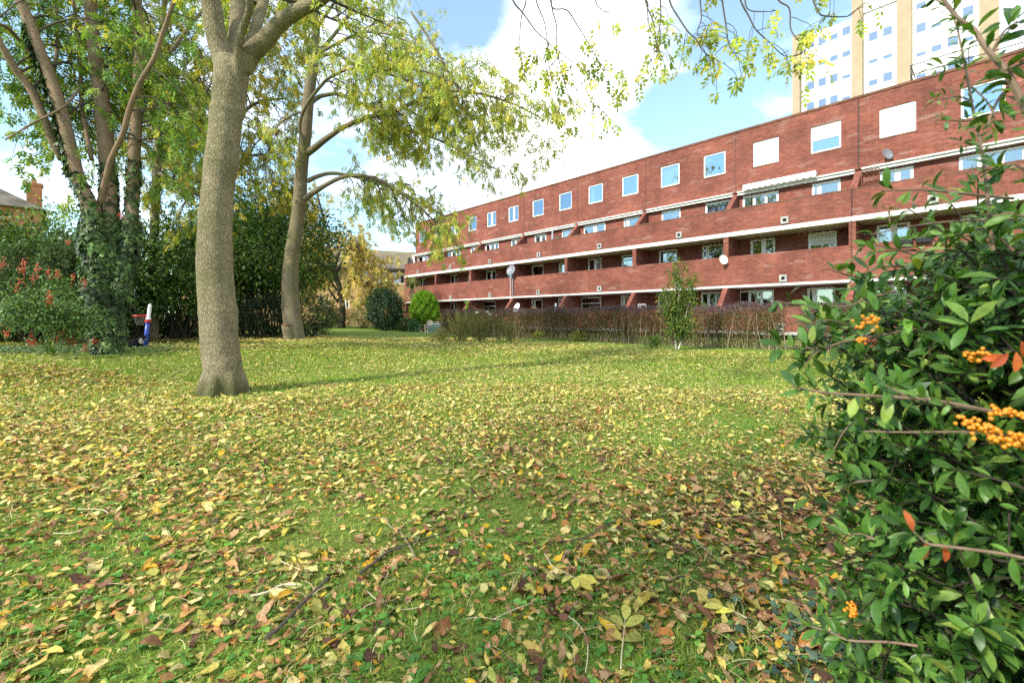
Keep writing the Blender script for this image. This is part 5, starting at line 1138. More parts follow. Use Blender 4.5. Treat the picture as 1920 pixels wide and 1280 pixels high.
# ------------------------------------------------------------------ the bush close on the right
BC = np.array((1.42, .97)); BR = .64
M['shoot'] = plain('thorn_shoot', (.24, .16, .11), .7, .2, .35, 30)
def bush():
    r = np.random.RandomState(5); z0 = gzf(*BC)
    e = empty('firethorn_bush', (BC[0], BC[1], z0), 'glossy green thorny bush with orange berries close by on the right', 'bush')
    m = MB(); P, A, N, Ls, colr = [], [], [], [], []
    def leafy(Q, n, L, t0=.15, sp=1.0, red=0.0):
        mm = len(Q)
        for k in range(n):
            x = (t0 + (1 - t0) * (k + r.rand() * .8) / n) * (mm - 1.01); i = int(x); p = Q[i, :3] + (Q[i + 1, :3] - Q[i, :3]) * (x - i); T = unit(Q[i + 1, :3] - Q[i, :3])
            nb = 2 if r.rand() < .55 else 1
            if k == n - 1: nb = 5
            for q in range(nb):
                o = r.normal(0, 1, 3); o -= T * o.dot(T); o = unit(o); a = unit(o * .9 * sp + T * r.uniform(.1, .9) + np.array((0, 0, .15)))
                P.append(p); A.append(a); N.append(unit(np.array((-.25, -.3, 1.0)) + r.normal(0, .4, 3))); Ls.append(L * r.uniform(.55, 1.2)); colr.append(1 if r.rand() < red else 0)
    def prof(z):      # radius of the bush against height
        return BR * np.interp(z, [0, .3, .7, 1.05, 1.25, 1.38, 1.48], [.82, 1.0, 1.03, 1.06, 1.03, .75, .3])
    # main stems
    mains = []
    for k in range(13):
        a = r.uniform(0, 2 * PI); rr = r.uniform(.05, .3); top = np.array((BC[0] + math.cos(a) * rr, BC[1] + math.sin(a) * rr, r.uniform(.9, 1.36))); bs = np.array((BC[0] + math.cos(a) * .08, BC[1] + math.sin(a) * .08, z0 - .03))
        Q = spline([bs, (bs + top) / 2 + r.normal(0, .05, 3), top], 5); m.tube(Q, np.linspace(.016, .006, len(Q)), 7, False); mains.append(Q)
    # arching side shoots filling the volume out to an uneven surface
    f = lump_dir(0, 6, .16, 12); bm_ = MB(); im = bm_
    for k in range(960):
        Q0 = mains[r.randint(len(mains))]; a = r.uniform(0, 2 * PI); zt = .06 + 1.40 * r.rand() ** .85; D = np.array((math.cos(a), math.sin(a), (zt - .7) * .8)); rad = prof(zt) * f(unit(D)[None])[0] * r.uniform(.72, 1.05)
        tip = np.array((BC[0] + math.cos(a) * rad, BC[1] + math.sin(a) * rad, z0 + zt)); zi = max(.1, zt - r.uniform(.05, .5)); j = int(np.clip(np.interp(zi, Q0[:, 2], np.arange(len(Q0))), 1, len(Q0) - 1)); st = Q0[j]
        Q = spline([st, (st + tip) / 2 + np.array((0, 0, .07)) + r.normal(0, .035, 3), tip], 5); bm_.tube(Q, np.linspace(.0042, .0016, len(Q)), 4, False)
        leafy(Q, int(r.uniform(9, 15)), .049, .3)
        for q in range(3):
            j = r.randint(4, len(Q) - 1); d = unit(unit(tip - st) + r.normal(0, .75, 3)) * r.uniform(.08, .2); B = spline([Q[j], Q[j] + d * .5 + (0, 0, .01), Q[j] + d], 3); bm_.tube(B, np.linspace(.003, .0015, len(B)), 3, False); leafy(B, 4, .042, .3)
    im.build('inner_shoots', M['dark_stem'], e, False, True); bm_ = MB()
    # single long shoots reaching out over the lawn
    sh = [([(1862, 470), (1848, 334), (1840, 281), (1830, 234), (1821, 187), (1812, 134), (1802, 87), (1793, 47), (1777, 16), (1746, -6)], .86, .95, .0032, 46, .026),
          ([(2010, 420), (1960, 290), (1920, 200), (1899, 156), (1884, 131), (1859, 103), (1840, 78), (1824, 53), (1796, 34), (1777, 10), (1752, -20)], .75, .85, .0065, 40, .034),
          ([(1825, 190), (1796, 181), (1777, 184), (1754, 187)], .92, .9, .002, 8, .02), ([(1832, 226), (1802, 227), (1777, 225), (1755, 226)], .92, .9, .002, 8, .02), ([(1840, 275), (1815, 262), (1796, 272)], .9, .88, .002, 6, .022), ([(1818, 160), (1850, 190), (1868, 230)], .93, .9, .002, 6, .024), ([(1806, 100), (1780, 120), (1752, 128)], .93, .9, .002, 6, .024),
          ([(1884, 131), (1920, 118), (1950, 90)], .78, .74, .003, 8, .04), ([(1859, 103), (1880, 62), (1908, 40)], .8, .78, .003, 8, .04), ([(1899, 156), (1870, 190), (1850, 240)], .8, .8, .003, 8, .036),
          ([(1900, 372), (1834, 366), (1756, 358), (1717, 356), (1654, 358)], .9, .8, .003, 14, .032),
          ([(1900, 410), (1853, 413), (1775, 416), (1709, 424), (1631, 440)], .9, .86, .0026, 12, .024), ([(1672, 432), (1668, 415), (1667, 394)], .88, .87, .002, 5, .018),
          ([(1760, 610), (1700, 620), (1625, 633), (1581, 641), (1544, 652), (1500, 652), (1452, 649)], 1.05, 1.0, .0038, 22, .044), ([(1581, 641), (1545, 655), (1520, 668), (1508, 690)], 1.03, 1.0, .0025, 9, .04), ([(1625, 633), (1590, 610), (1550, 600), (1522, 608)], 1.04, 1.0, .0025, 9, .04),
          ([(1887, 777), (1809, 761), (1762, 752), (1706, 746), (1622, 741), (1544, 735), (1487, 725)], .8, .8, .0042, 24, .036), ([(1706, 746), (1660, 722), (1650, 715)], .8, .8, .002, 4, .03),
          ([(1919, 818), (1809, 810), (1700, 810), (1612, 808)], .8, .82, .003, 20, .036),
          ([(1680, 545), (1625, 560), (1584, 574), (1497, 571), (1453, 564)], 1.05, 1.0, .0028, 13, .036), ([(1640, 520), (1600, 518), (1562, 508)], 1.1, 1.05, .0028, 8, .036), ([(1700, 500), (1650, 500), (1610, 520)], 1.1, 1.05, .0028, 8, .042),
          ([(1720, 1210), (1667, 1203), (1594, 1200), (1558, 1185), (1516, 1172), (1470, 1159)], 1.0, 1.15, .003, 16, .042),
          ([(1920, 1046), (1877, 1037), (1778, 1024), (1739, 1018), (1712, 995)], .7, .72, .003, 8, .036), ([(1640, 900), (1600, 905), (1570, 925)], 1.0, 1.05, .0028, 8, .042), ([(1640, 1010), (1610, 1000), (1590, 1005)], 1.0, 1.05, .0028, 8, .042), ([(1640, 780), (1590, 800), (1560, 850)], 1.05, 1.08, .0028, 9, .04)]
    sh += [([(1960, 350), (1905, 310), (1868, 318)], .8, .82, .0028, 12, .042), ([(1960, 420), (1900, 400), (1862, 405)], .8, .84, .003, 12, .044), ([(1900, 470), (1850, 430), (1800, 440)], .88, .9, .003, 14, .044)]
    for l, Ya, Yb, rad, n, L in sh:
        p, _ = px([(a, c, 1) for a, c in l], Ya, Yb); Q = spline(p, 4); bm_.tube(Q, np.linspace(rad, rad * .45, len(Q)), 6, False); leafy(Q, n, L, .02, 1.1)
    p, _ = px([(1750, 640, 1), (1759, 667, 1), (1778, 699, 1), (1797, 724, 1), (1809, 771, 1), (1830, 870, 1)], 1.02, 1.05); Q = spline(p, 5); m.tube(Q, np.linspace(.011, .014, len(Q)), 10)
    m.build('stems', bark('thorn_bark', (.16, .12, .08), (.10, .075, .05), 1.0, 4.0, .8), e, True, True)
    bm_.build('shoots', M['shoot'], e, False, True)
    P_, A_, N_, L_ = map(np.array, (P, A, N, Ls)); keep = (P_[:, 2] > gz(P_[:, 0], P_[:, 1]) + .02) & (np.linalg.norm(P_ - np.array((0, 0, EYE)), axis=1) > .6); P_, A_, N_, L_ = P_[keep], A_[keep], N_[keep], L_[keep]; n = len(P_)
    P_ = P_ + unit(A_) * .004
    V, Fc = leaf_hi(P_, A_, N_, L_, L_ * r.uniform(.15, .21, n), r.normal(.45, .35, n), r.uniform(.1, .5, n), (.12, .72, 1.0, .82, .06), r.normal(0, .3, n))
    c = pick([(5, (.060, .14, .022)), (4, (.085, .18, .03)), (2.5, (.14, .25, .045)), (3, (.038, .095, .018)), (1.0, (.23, .32, .06)), (.012, (.55, .12, .03))], n)
    mk('crown', V, Fc, M['gloss_leaf'], e, np.repeat(c, 15, 0), True)
    # a few leaves turned orange red
    P2 = [P3(1712, 995, .72), P3(1739, 1018, .72), P3(1768, 1020, .72), P3(1890, 662, .72), P3(1905, 660, .71), P3(1885, 668, .73), P3(1915, 640, .7)]; A2 = np.array([(-.3, 0, .9), (-.4, 0, -.9), (.3, 0, -1), (-.7, 0, -.7), (.1, 0, -1), (-.9, 0, -.1), (.5, .1, -.9)]); k2 = len(P2)
    V, Fc = leaf_hi(np.array(P2), A2, unit(np.array((-.3, -1, .3)) + r.normal(0, .2, (k2, 3))), np.full(k2, .033), np.full(k2, .0062), .3, .4, (.12, .72, 1.0, .82, .06))
    mk('orange_leaves', V, Fc, M['gloss_leaf'], e, np.repeat(pick([(1, (.5, .115, .04))], k2), 15, 0), True)
    for k, (a, c_, Yb, n_, mat, sx, sz) in enumerate(((1622, 606, .93, 16, 'berry_orange', .014, .011), (1638, 602, .93, 9, 'berry_orange', .008, .008), (1612, 637, .93, 9, 'berry_orange', .009, .006), (1632, 643, .94, 13, 'berry_brown', .012, .007), (1835, 668, .80, 22, 'berry_orange', .017, .008), (1860, 672, .80, 14, 'berry_orange', .013, .008),
            (1822, 795, .74, 20, 'berry_orange', .016, .007), (1850, 806, .73, 24, 'berry_orange', .014, .010), (1885, 822, .72, 26, 'berry_orange', .016, .009), (1912, 830, .72, 24, 'berry_orange', .014, .009), (1905, 776, .73, 16, 'berry_orange', .016, .007), (1875, 770, .74, 10, 'berry_orange', .011, .006), (1600, 1146, 1.03, 18, 'berry_orange', .012, .012), (1598, 1137, 1.03, 6, 'berry_orange', .006, .006))):
        berries('berry_cluster', e, mat, P3(a, c_, Yb), n_, (sx * .62, sx * .62, sz * .68), .0041, 200 + k)
bush()

# ------------------------------------------------------------------ the carpet: grass, weeds and fallen leaves
def field(x, y, s, seed):
    r = np.random.RandomState(seed); o = np.zeros_like(x)
    for k in range(6):
        a = r.uniform(0, 2 * PI); f = s * r.uniform(.5, 1.8); o += np.sin((x * math.cos(a) + y * math.sin(a)) * f + r.uniform(0, 6.28)) * np.cos((x * math.sin(a) - y * math.cos(a)) * f * .7 + r.uniform(0, 6))
    return o / 2.4
def scatter(n, y0, y1, r, p=0.0):
    """points of the lawn thinning with distance; a margin to each side of the view"""
    u = r.rand(n)
    q = 2 - p; y = (y0 ** q + (y1 ** q - y0 ** q) * u) ** (1 / q)
    x = r.uniform(-1.32, 1.32, n) * y + r.uniform(-.35, .35, n)
    return x, y
HEDGE_SIDE = lambda x, y: (DH - (-(x * NRM[0] + y * NRM[1])))      # metres this side of the hedge line
def no_go(x, y):
    tr_ = [(ash1.location, .36), (ash2.location, .4), (ash3.location, .9)]
    ok = np.ones(len(x), bool)
    for p, q in tr_: ok &= np.hypot(x - p.x, y - p.y) > q
    return ok
def grass():
    r = np.random.RandomState(101); x, y = scatter(230000, 1.15, 14, r, 1.0)
    so = soil_mask(x, y); ok = (r.rand(len(x)) > so * .85) & no_go(x, y) & (HEDGE_SIDE(x, y) > .4); x, y = x[ok], y[ok]; n = len(x)
    den = field(x, y, 2.6, 1); h = r.uniform(.022, .066, n) * (1 + .25 * den) * np.clip(y / 5, .8, 1.3); w = r.uniform(.0014, .0028, n) * np.clip(y / 3, 1, 4)
    a = r.uniform(0, 2 * PI, n); lean = r.uniform(.1, 1.1, n); z = gz(x, y) - .003
    b = np.stack([x, y, z], 1); d = np.stack([np.cos(a) * lean, np.sin(a) * lean, np.ones(n)], 1); d = unit(d); B = np.stack([-np.sin(a), np.cos(a), np.zeros(n)], 1) * w[:, None]
    m1 = b + d * (h * .55)[:, None]; tp = b + unit(d + np.stack([np.cos(a) * .7, np.sin(a) * .7, -.25 * np.ones(n)], 1)) * h[:, None]
    V = np.stack([b - B, b + B, m1 + B * .8, m1 - B * .8, tp], 1).reshape(-1, 3); k = np.arange(n)[:, None] * 5
    c = pick([(5, (.19, .30, .03)), (4, (.26, .38, .045)), (1.2, (.09, .17, .02)), (4, (.36, .39, .07)), (2, (.46, .41, .15))], n)
    o = mk('grass', V, [k + np.array([[0, 1, 2, 3]]), k + np.array([[3, 2, 4]])], M['grass'], None, np.repeat(c, 5, 0)); tag(o, 'short green grass blades between the fallen leaves', 'grass', kind='stuff')
    # broad leaved lawn weeds and clover
    x, y = scatter(9000, 1.15, 7.5, r, .6); den = field(x, y, 1.7, 2); ok = (den + r.normal(0, .5, len(x)) > .1) & no_go(x, y) & (r.rand(len(x)) > soil_mask(x, y) * .5); x, y = x[ok], y[ok]; n = len(x)
    per = 4; own = np.repeat(np.arange(n), per); a = r.uniform(0, 2 * PI, n * per); P = np.stack([x, y, gz(x, y) + .012], 1)[own] + r.normal(0, .006, (n * per, 3))
    A = np.stack([np.cos(a), np.sin(a), r.uniform(.2, 1.0, n * per)], 1); L = (r.uniform(.014, .036, n))[own]; V, Fc = leaf_hi(P, A, np.array((0, 0, 1.0)) + r.normal(0, .25, (n * per, 3)), L, L * r.uniform(.25, .42, n)[own], .7, .3, (.2, .6, 1, .95, .3))
    o = mk('lawn_weeds', V, Fc, M['grass'], None, np.repeat(pick([(4, (.10, .25, .035)), (3, (.15, .31, .05)), (1, (.07, .17, .03))], n)[own], 15, 0), True); tag(o, 'small round leaved weeds and clover in the grass', 'weeds', kind='stuff')
grass()
LIT_NEAR = [(4, (.50, .40, .09)), (4, (.42, .36, .11)), (4, (.54, .46, .18)), (2.5, (.33, .17, .07)), (3, (.42, .26, .13)), (2, (.2, .10, .05)), (2, (.32, .33, .07)), (2, (.46, .24, .09)), (1.5, (.54, .33, .03)), (1, (.42, .18, .05)), (1.5, (.10, .05, .03)), (1, (.16, .2, .05))]
LIT_FAR = [(5, (.60, .52, .15)), (4, (.64, .57, .23)), (3, (.56, .47, .10)), (1.5, (.42, .28, .12)), (1, (.27, .15, .06)), (2.5, (.36, .37, .09))]
def litter():
    r = np.random.RandomState(111)
    def dens(x, y):
        d = .84 + .58 * field(x, y, 1.3, 5) + .3 * field(x, y, 4, 6)
        d *= np.where(HEDGE_SIDE(x, y) < 2.2, .12, 1) * np.clip((HEDGE_SIDE(x, y) - .6) / 3.0, 0.05, 1)
        far = np.clip((y - 19 - .35 * (x + 4)) / 3.0, 0, 1); d *= 1 - .985 * far
        return np.clip(d, 0.02, 1.3)
    # near: whole curled leaves
    x, y = scatter(80000, 1.1, 7.5, r, .12); ok = (r.rand(len(x)) < dens(x, y) / 1.05) & no_go(x, y); x, y = x[ok], y[ok]; n = len(x)
    brown = np.clip(.42 + .6 * field(x, y, 1.1, 8) + .3 * np.clip((2.6 - y) / 1.5, 0, 1) + .3 * soil_mask(x, y), 0, 1)
    L = np.exp(r.normal(math.log(.041), .40, n)); L = np.clip(L, .022, .105); wd = L * r.uniform(.15, .30, n); big = r.rand(n) < .1; wd[big] = L[big] * r.uniform(.28, .36, big.sum())
    a = r.uniform(0, 2 * PI, n); A = np.stack([np.cos(a), np.sin(a), r.normal(.02, .09, n)], 1); Nn = np.stack([r.normal(0, .19, n), r.normal(0, .19, n), np.where(r.rand(n) < .75, 1, -1)], 1)
    P = np.stack([x, y, gz(x, y) + np.abs(r.normal(.015, .010, n))], 1) - A * (L * .5)[:, None]
    V, Fc = leaf_hi(P, A, Nn, L, wd, r.normal(.2, .45, n), r.normal(.22, .35, n), (.06, .7, 1.0, .78, .04), r.normal(0, .45, n))
    V = V.reshape(n, 15, 3); dz = gz(V[..., 0], V[..., 1]) + .004 - V[..., 2]; V += r.normal(0, .035, (n, 15, 3)) * L[:, None, None]; V[..., 2] += np.maximum(dz.max(1), 0)[:, None] * .8
    cn, cf = pick(LIT_NEAR, n), pick(LIT_FAR, n); br = pick([(3, (.34, .165, .065)), (3, (.42, .24, .11)), (3, (.17, .08, .04)), (1, (.42, .2, .06)), (1.5, (.09, .05, .032))], n)
    c = np.where((r.rand(n) < np.clip((y - 2.2) / 4, 0, 1))[:, None], cf, cn); c = np.where((r.rand(n) < (brown - .45) * .75)[:, None], br, c)
    vc = np.repeat(c, 15, 0).reshape(n, 15, 3); vc = vc * r.uniform(.86, 1.12, (n, 15, 1)); vc[:, 1::3] *= 1.12   # paler midrib
    tipb = (r.rand(n) < .35)[:, None, None]; vc[:, 9:] = np.where(tipb, vc[:, 9:] * np.array((.75, .6, .5)), vc[:, 9:])
    o = mk('fallen_leaves', V.reshape(-1, 3), Fc, M['litter'], None, vc.reshape(-1, 3), True); tag(o, 'yellow and brown fallen leaves strewn over the near lawn', 'fallen leaves', kind='stuff')
    # thin bare stalks left by the feather leaves
    x, y = scatter(3800, 1.15, 10, r, .4); ok = no_go(x, y) & (r.rand(len(x)) < dens(x, y)); x, y = x[ok], y[ok]; n = len(x); a = r.uniform(0, 2 * PI, n); L = r.uniform(.06, .17, n); bend = r.normal(0, .5, n); ws = r.uniform(.0009, .0016, n) * np.clip(y / 3, 1, 2.5); pts = []
    cx, cy = x.copy(), y.copy()
    for k in range(5):
        pts.append(np.stack([cx, cy, gz(cx, cy) + .03 + .012 * math.sin(k * 1.1)], 1)); cx = cx + np.cos(a + bend * k / 2) * L / 4; cy = cy + np.sin(a + bend * k / 2) * L / 4
    V = []
    for k in range(5):
        B = np.stack([-np.sin(a + bend * k / 2), np.cos(a + bend * k / 2), np.zeros(n)], 1) * ws[:, None]; V += [pts[k] + B, pts[k] + np.array((0, 0, 1)) * ws[:, None], pts[k] - B]
    V = np.stack(V, 1).reshape(-1, 3); k = np.arange(n)[:, None, None] * 15; q = np.array([[i * 3 + j, i * 3 + j + 1, i * 3 + j + 4, i * 3 + j + 3] for i in range(4) for j in range(2)])
    o = mk('leaf_stalks', V, (k + q).reshape(-1, 4), M['litter'], None, np.repeat(pick([(3, (.55, .46, .25)), (2, (.4, .3, .14)), (1, (.3, .18, .1))], n), 15, 0)); tag(o, 'thin pale leaf stalks scattered among the fallen leaves', 'leaf stalks', kind='stuff')
    # farther off: the same carpet, simpler leaves
    x, y = scatter(200000, 7.2, 26, r, .35); so = soil_mask(x, y); ok = (r.rand(len(x)) < dens(x, y) / 1.1 * (1 - .75 * (so > .5) * (y > 12))) & no_go(x, y); x, y = x[ok], y[ok]; n = len(x)
    L = np.clip(np.exp(r.normal(math.log(.046), .34, n)), .026, .10) * np.clip(y / 9, 1, 1.9); a = r.uniform(0, 2 * PI, n); A = np.stack([np.cos(a), np.sin(a), r.normal(.03, .14, n)], 1); Nn = np.stack([r.normal(0, .24, n), r.normal(0, .24, n), np.ones(n)], 1)
    P = np.stack([x, y, gz(x, y) + np.abs(r.normal(.022, .014, n))], 1); V, Fc = leaf_flat(P, A, Nn, L, L * r.uniform(.18, .3, n), .35)
    o = mk('fallen_leaves', V, Fc, M['litter'], None, np.repeat(pick(LIT_FAR, n), 4, 0)); tag(o, 'pale yellow fallen leaves covering the middle and far lawn', 'fallen leaves', kind='stuff')
litter()
# ground ivy creeping out from under the near bush
r = np.random.RandomState(120); n = 420; x = 1.12 + r.normal(0, .22, n) + r.rand(n) * .5; y = 1.62 + r.normal(0, .2, n); P = np.stack([x, y, gz(x, y) + r.uniform(.02, .05, n)], 1)
V, Fc = ivy_leaves(P, np.array((0, -.25, 1.0)) + r.normal(0, .2, (n, 3)), r.uniform(.018, .04, n), .1); o = mk('ground_ivy', V, Fc, M['ivy'], None, np.repeat(pick([(3, (.045, .09, .06)), (2, (.07, .13, .08)), (1, (.03, .06, .035))], n), 10, 0)); tag(o, 'dark ground ivy creeping at the foot of the near bush', 'ground ivy', kind='stuff')
n = 2600; q0 = at(60, 662); x = q0.x + r.normal(0, 1.3, n); y = q0.y + r.normal(.5, .55, n) - .05 * (x - q0.x); P = np.stack([x, y, gz(x, y) + r.uniform(.02, .09, n)], 1)
V, Fc = ivy_leaves(P, np.array((0, -.4, 1.0)) + r.normal(0, .25, (n, 3)), r.uniform(.03, .06, n), .1); o = mk('ground_ivy', V, Fc, M['ivy'], None, np.repeat(pick(PAL_IVY, n), 10, 0)); tag(o, 'ivy spreading on the ground under the red berried bush', 'ground ivy', kind='stuff')

# sticks and stalks that can be told apart
def stick(name, pts, r0, r1, mat, label, cat, knots=0.0, group=None, sub=None):
    Q = [np.array(at(a, c)) + (0, 0, .018 + r0) for a, c in pts]; Q = spline(Q, 5); rr = np.linspace(r0, r1, len(Q)); rr = rr * (1 + knots * np.sin(np.arange(len(Q)) * 2.1)); m = MB(); m.tube(Q, rr, 8)
    for (i, d) in sub or (): j = int(i * (len(Q) - 1)); m.tube(spline([Q[j], Q[j] + np.array(d) * .5 + (0, 0, .01), Q[j] + np.array(d)], 3), np.linspace(rr[j] * .6, r1 * .6, 7), 6)
    o = m.build(name, M[mat], None, True); tag(o, label, cat, group); return o
stick('fallen_stick', [(497, 1217), (531, 1183), (560, 1150), (590, 1122), (617, 1091)], .0085, .006, 'twig', 'dark mossy stick lying near the bottom left of centre', 'stick', .12)
stick('fallen_stick', [(676, 1086), (700, 1068), (722, 1052), (745, 1036), (790, 1022), (830, 1010)], .008, .003, 'twig', 'dark brown stick half under leaves with a thin upper end', 'stick', .1)
stick('fallen_twig', [(683, 971), (696, 979), (722, 980), (730, 992), (752, 1010), (768, 1032), (778, 1056)], .0022, .0045, 'twig_pale', 'curved pinkish twig lying just above the dark brown stick', 'twig', .15, sub=[(.6, (.0, -.07, 0))])
stick('fallen_stick', [(470, 1128), (500, 1122), (530, 1112), (556, 1107)], .006, .0045, 'stalk', 'short pale stick left of the dark mossy stick', 'stick', .1)
stick('fallen_stick', [(1050, 1028), (1085, 1020), (1120, 1005), (1180, 965)], .005, .002, 'twig', 'thin dark twig on the grass right of centre', 'twig', .1)
stick('leaf_stalk', [(688, 1120), (712, 1140), (745, 1154), (775, 1152), (805, 1147)], .0022, .0016, 'stalk', 'white curved leaf stalk ending in a yellow leaf below the pinkish twig', 'leaf stalk')
stick('leaf_stalk', [(527, 1065), (556, 1073), (587, 1087)], .0024, .0018, 'stalk', 'short straight pale stalk above the dark mossy stick', 'leaf stalk')
stick('leaf_stalk', [(695, 1272), (697, 1245), (704, 1225), (716, 1214)], .002, .0014, 'stalk', 'upright curved pale stalk at the bottom edge', 'leaf stalk')
stick('leaf_stalk', [(1062, 1168), (1085, 1183), (1100, 1210), (1102, 1245), (1098, 1272)], .0024, .0018, 'stalk', 'long pale stalk bent like a hook left of the feather leaf', 'leaf stalk')
stick('leaf_stalk', [(855, 1020), (862, 1024), (875, 1018), (897, 1024)], .002, .0014, 'stalk', 'wavy pale stalk right of the pinkish twig', 'leaf stalk')
stick('leaf_stalk', [(925, 1170), (960, 1160), (1000, 1143)], .002, .0015, 'stalk', 'pale straight stalk left of the yellow star of leaflets', 'leaf stalk')
stick('leaf_stalk', [(1300, 1010), (1312, 1032), (1338, 1052)], .0024, .0016, 'stalk', 'pale stalk in front of the brown leaf near the bush', 'leaf stalk')
stick('leaf_stalk', [(1463, 982), (1464, 1000), (1468, 1018)], .002, .0014, 'stalk', 'short whitish stalk on the dark soil beside the bush', 'leaf stalk')
stick('leaf_stalk', [(145, 962), (190, 963), (205, 972)], .003, .0022, 'stalk', 'pale flat stalk at the far left among the leaves', 'leaf stalk')
stick('leaf_stalk', [(98, 1008), (130, 1006), (155, 1003)], .003, .0022, 'stalk', 'pale stub of stalk at the left edge of the lawn', 'leaf stalk')
stick('fallen_twig', [(157, 715), (170, 722), (190, 727), (212, 730)], .008, .004, 'twig', 'dark thin twig on the lawn before the ivy wrapped tree', 'twig', .1)
def sprig(name, pts, leaves, L, pal, label, cat):
    e = empty(name, at(*pts[-1]), label, cat); Q = spline([np.array(at(a, c)) + (0, 0, .035) for a, c in pts], 4); m = MB(); m.tube(Q, np.linspace(.0028, .0014, len(Q)), 6); m.build('stalk', M['stalk'], e, True, True)
    for k, (i, side, ang) in enumerate(leaves):
        j = min(int(i * (len(Q) - 1)), len(Q) - 2); T = unit(Q[j + 1] - Q[j]); B = np.array((T[1], -T[0], 0)); A = T * math.cos(ang) + B * side * math.sin(ang) + np.array((0, 0, .12)); l = L * rs.uniform(.8, 1.1)
        V, Fc = leaf_hi(Q[j][None], A[None], np.array([(rs.normal(0, .2), rs.normal(-.2, .2), 1.0)]), np.array([l]), np.array([l * .2]), rs.normal(.3, .2), .3, (.06, .7, 1.0, .78, .04)); mk('leaflet', V, Fc, M['litter'], e, np.repeat(pick(pal, 1), 15, 0), True)
sprig('ash_leaf_sprig', [(1021, 1052), (1036, 1075), (1060, 1092), (1085, 1106)], [(.97, 1, .9), (.97, -1, .8), (1, 1, .15), (.98, -1, .3), (.9, 1, 1.5)], .10, [(1, (.62, .56, .10)), (1, (.52, .5, .12))], 'bright yellow star of leaflets on a long white stalk', 'leaf sprig')
sprig('ash_leaf_sprig', [(1164, 1275), (1166, 1240), (1170, 1205), (1172, 1180)], [(.55, 1, .9), (.55, -1, .9), (.8, 1, .8), (.8, -1, .8), (1, 1, .05)], .10, [(1, (.32, .33, .07)), (1, (.4, .36, .08))], 'olive feather leaf lying with its stalk towards the bottom edge', 'leaf sprig')
sprig('ash_leaf_sprig', [(1400, 1180), (1370, 1165), (1345, 1150)], [(.4, 1, .7), (.4, -1, .8), (.8, 1, .6), (.8, -1, .6), (1, 1, .1)], .085, [(1, (.6, .5, .08)), (1, (.42, .38, .08))], 'yellow feather leaf on brown litter near the ground ivy', 'leaf sprig')

# ---- unseen ash added behind the camera so its crown shades the near lawn
T7 = Tree(91); g = MB(); b7 = np.array((-8.2, -5.6, gzf(-8.2, -5.6))); added_ash = empty('ash_tree', b7, 'unseen ash added behind the camera, its thin crown shading the near lawn', 'tree', 'ash trees on the lawn')
Q0 = T7.limb(g, [b7 + (0, 0, -.1), b7 + (.1, .1, 2.5), b7 + (.2, .3, 5), b7 + (.5, .6, 8), b7 + (.8, 1.0, 11)], [.34, .27, .22, .15, .05], 4, 14); QS = []
for k in range(13):
    a = k * 2.4; h = 4.2 + k * .45; st = b7 + np.array((.2 + .05 * h, .04 * h, h)); ln = 4.2 - .1 * k; d = np.array((math.cos(a), math.sin(a), .35))
    QS.append(T7.limb(g, [st, st + d * ln * .35 + (0, 0, .3), st + d * ln * .7 + (0, 0, .35), st + d * ln + (0, 0, -.1)], [.10, .07, .045, .015], 4, 8))
g.build('trunk', M['bark_far'], added_ash, True, True)
for Q in QS: T7.sprout(Q, 9, 1.3, 2, .25, 1, .1, .35, .9, 3, .5)
T7.tw.build('twigs', M['twig'], added_ash, False, True); T7.crown('crown', added_ash, PAL_ASH, 3, .2, .11, .027)

# ------------------------------------------------------------------ sky, sun and camera
SUN = unit(np.array((-.75, -.66, 0))); EL = R(37)
w = bpy.data.worlds.new('World'); SC.world = w; w.use_nodes = True; nt = w.node_tree; bg = nt.nodes['Background']
sky = nt.nodes.new('ShaderNodeTexSky'); sky.sky_type = 'NISHITA'; sky.sun_disc = False; sky.sun_elevation = EL; sky.sun_rotation = math.atan2(SUN[0], SUN[1]); sky.air_density = 1.0; sky.dust_density = .25; sky.ozone_density = 1.4
def WN(t, **k):
    n = nt.nodes.new('ShaderNode' + t)
    for a, v in k.items(): setattr(n, a, v)
    return n
tc = WN('TexCoord'); mp = WN('Mapping'); mp.inputs['Scale'].default_value = (1, 1, 1.9); mp.inputs['Location'].default_value = SKY_OFF = (3.1, 1.7, .4); nt.links.new(tc.outputs['Generated'], mp.inputs['Vector'])
nz = WN('TexNoise'); nz.inputs['Scale'].default_value = 2.1; nz.inputs['Detail'].default_value = 9; nz.inputs['Roughness'].default_value = .56; nz.inputs['Distortion'].default_value = .35; nt.links.new(mp.outputs[0], nz.inputs['Vector'])
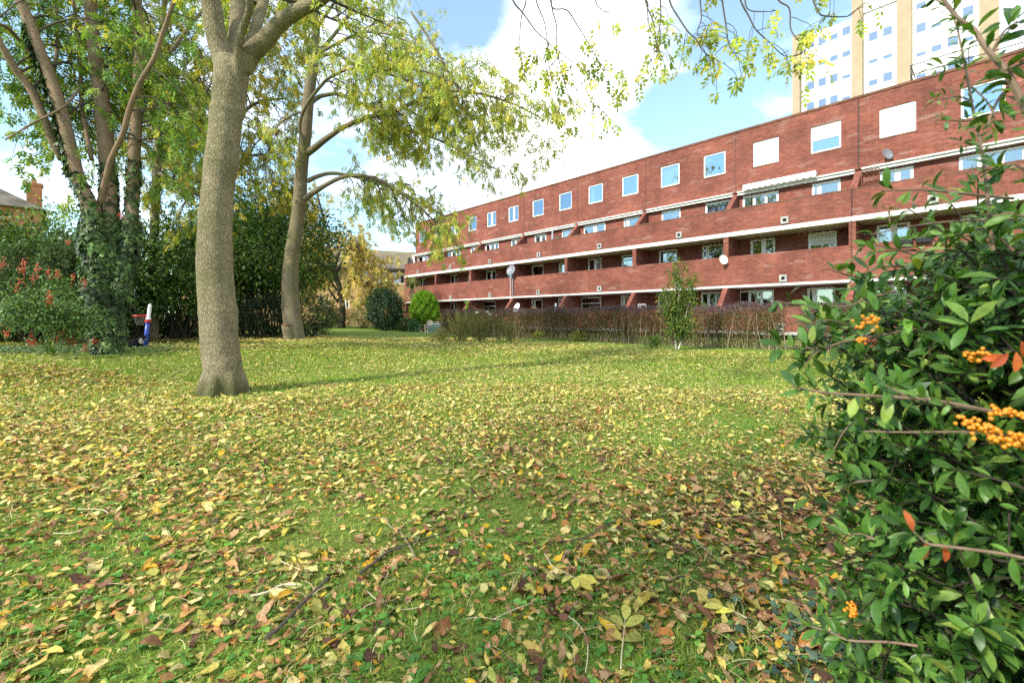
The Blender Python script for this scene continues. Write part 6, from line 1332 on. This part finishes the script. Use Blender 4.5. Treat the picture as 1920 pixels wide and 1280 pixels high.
# open blue gaps: one over the roof, one high by the near trees, one behind the camera
def gap(px_, py_, k, s):
    d = unit(np.array(((px_ - 960) / F, 1, (596 - py_) / F))); return (d, k, s)
acc = nz.outputs['Fac']
for d, k, s in (gap(1320, 180, 34, -.24), gap(1190, 250, 90, -.10), gap(905, 25, 110, -.26), gap(450, 150, 14, -.08), gap(1050, 300, 40, .14), gap(1100, 60, 90, .16), gap(1440, 200, 160, .16), (unit(np.array((-.95, -.25, .34))), 3.2, -.42)):
    dt = WN('VectorMath', operation='DOT_PRODUCT'); nv = WN('VectorMath', operation='NORMALIZE'); nt.links.new(tc.outputs['Generated'], nv.inputs[0]); nt.links.new(nv.outputs[0], dt.inputs[0]); dt.inputs[1].default_value = tuple(d)
    m1 = WN('Math', operation='SUBTRACT'); nt.links.new(dt.outputs['Value'], m1.inputs[0]); m1.inputs[1].default_value = 1.0
    m2 = WN('Math', operation='MULTIPLY'); nt.links.new(m1.outputs[0], m2.inputs[0]); m2.inputs[1].default_value = k
    m3 = WN('Math', operation='EXPONENT'); nt.links.new(m2.outputs[0], m3.inputs[0])
    m4 = WN('Math', operation='MULTIPLY_ADD'); nt.links.new(m3.outputs[0], m4.inputs[0]); m4.inputs[1].default_value = s; nt.links.new(acc, m4.inputs[2]); acc = m4.outputs[0]
rp = WN('ValToRGB'); rp.color_ramp.elements[0].position = .36; rp.color_ramp.elements[0].color = (.07, .07, .07, 1); rp.color_ramp.elements[1].position = .60; nt.links.new(acc, rp.inputs['Fac'])
mx = WN('Mix', data_type='RGBA'); nt.links.new(rp.outputs['Color'], mx.inputs[0]); tint = WN('Mix', data_type='RGBA', blend_type='MULTIPLY'); tint.inputs[0].default_value = 1; nt.links.new(sky.outputs[0], tint.inputs[6]); tint.inputs[7].default_value = (.88, 1.08, 1.02, 1); nt.links.new(tint.outputs[2], mx.inputs[6]); mx.inputs[7].default_value = (*CLOUD, 1)
nt.links.new(mx.outputs[2], bg.inputs['Color']); bg.inputs['Strength'].default_value = SKYS
sd = bpy.data.lights.new('sun', 'SUN'); sd.energy = SUNE; sd.angle = R(3.2); sd.color = (1.0, .93, .82); so = bpy.data.objects.new('sun', sd); COL.objects.link(so)
sv = Vector((SUN[0] * math.cos(EL), SUN[1] * math.cos(EL), math.sin(EL))); so.rotation_euler = sv.to_track_quat('Z', 'Y').to_euler(); so.location = (-20, -20, 30)
cd = bpy.data.cameras.new('camera'); cam = bpy.data.objects.new('camera', cd); COL.objects.link(cam); cam.location = (0, 0, EYE); cam.rotation_euler = (R(90), 0, 0)
cd.sensor_width = 36; cd.lens = F / 1920 * 36; cd.shift_y = -44 / 1920; cd.clip_start = .05; cd.clip_end = 2000
cd.dof.use_dof = True; cd.dof.focus_distance = 4.0; cd.dof.aperture_fstop = 4.8
SC.camera = cam
SC.view_settings.view_transform = 'Standard'; SC.view_settings.look = 'None'; SC.view_settings.exposure = EXPO; SC.view_settings.gamma = 1
SC.cycles.max_bounces = 6; SC.cycles.transparent_max_bounces = 12; SC.cycles.diffuse_bounces = 3; SC.cycles.glossy_bounces = 3; SC.cycles.use_denoising = DENOISE
SC.cycles.caustics_reflective = False; SC.cycles.caustics_refractive = False
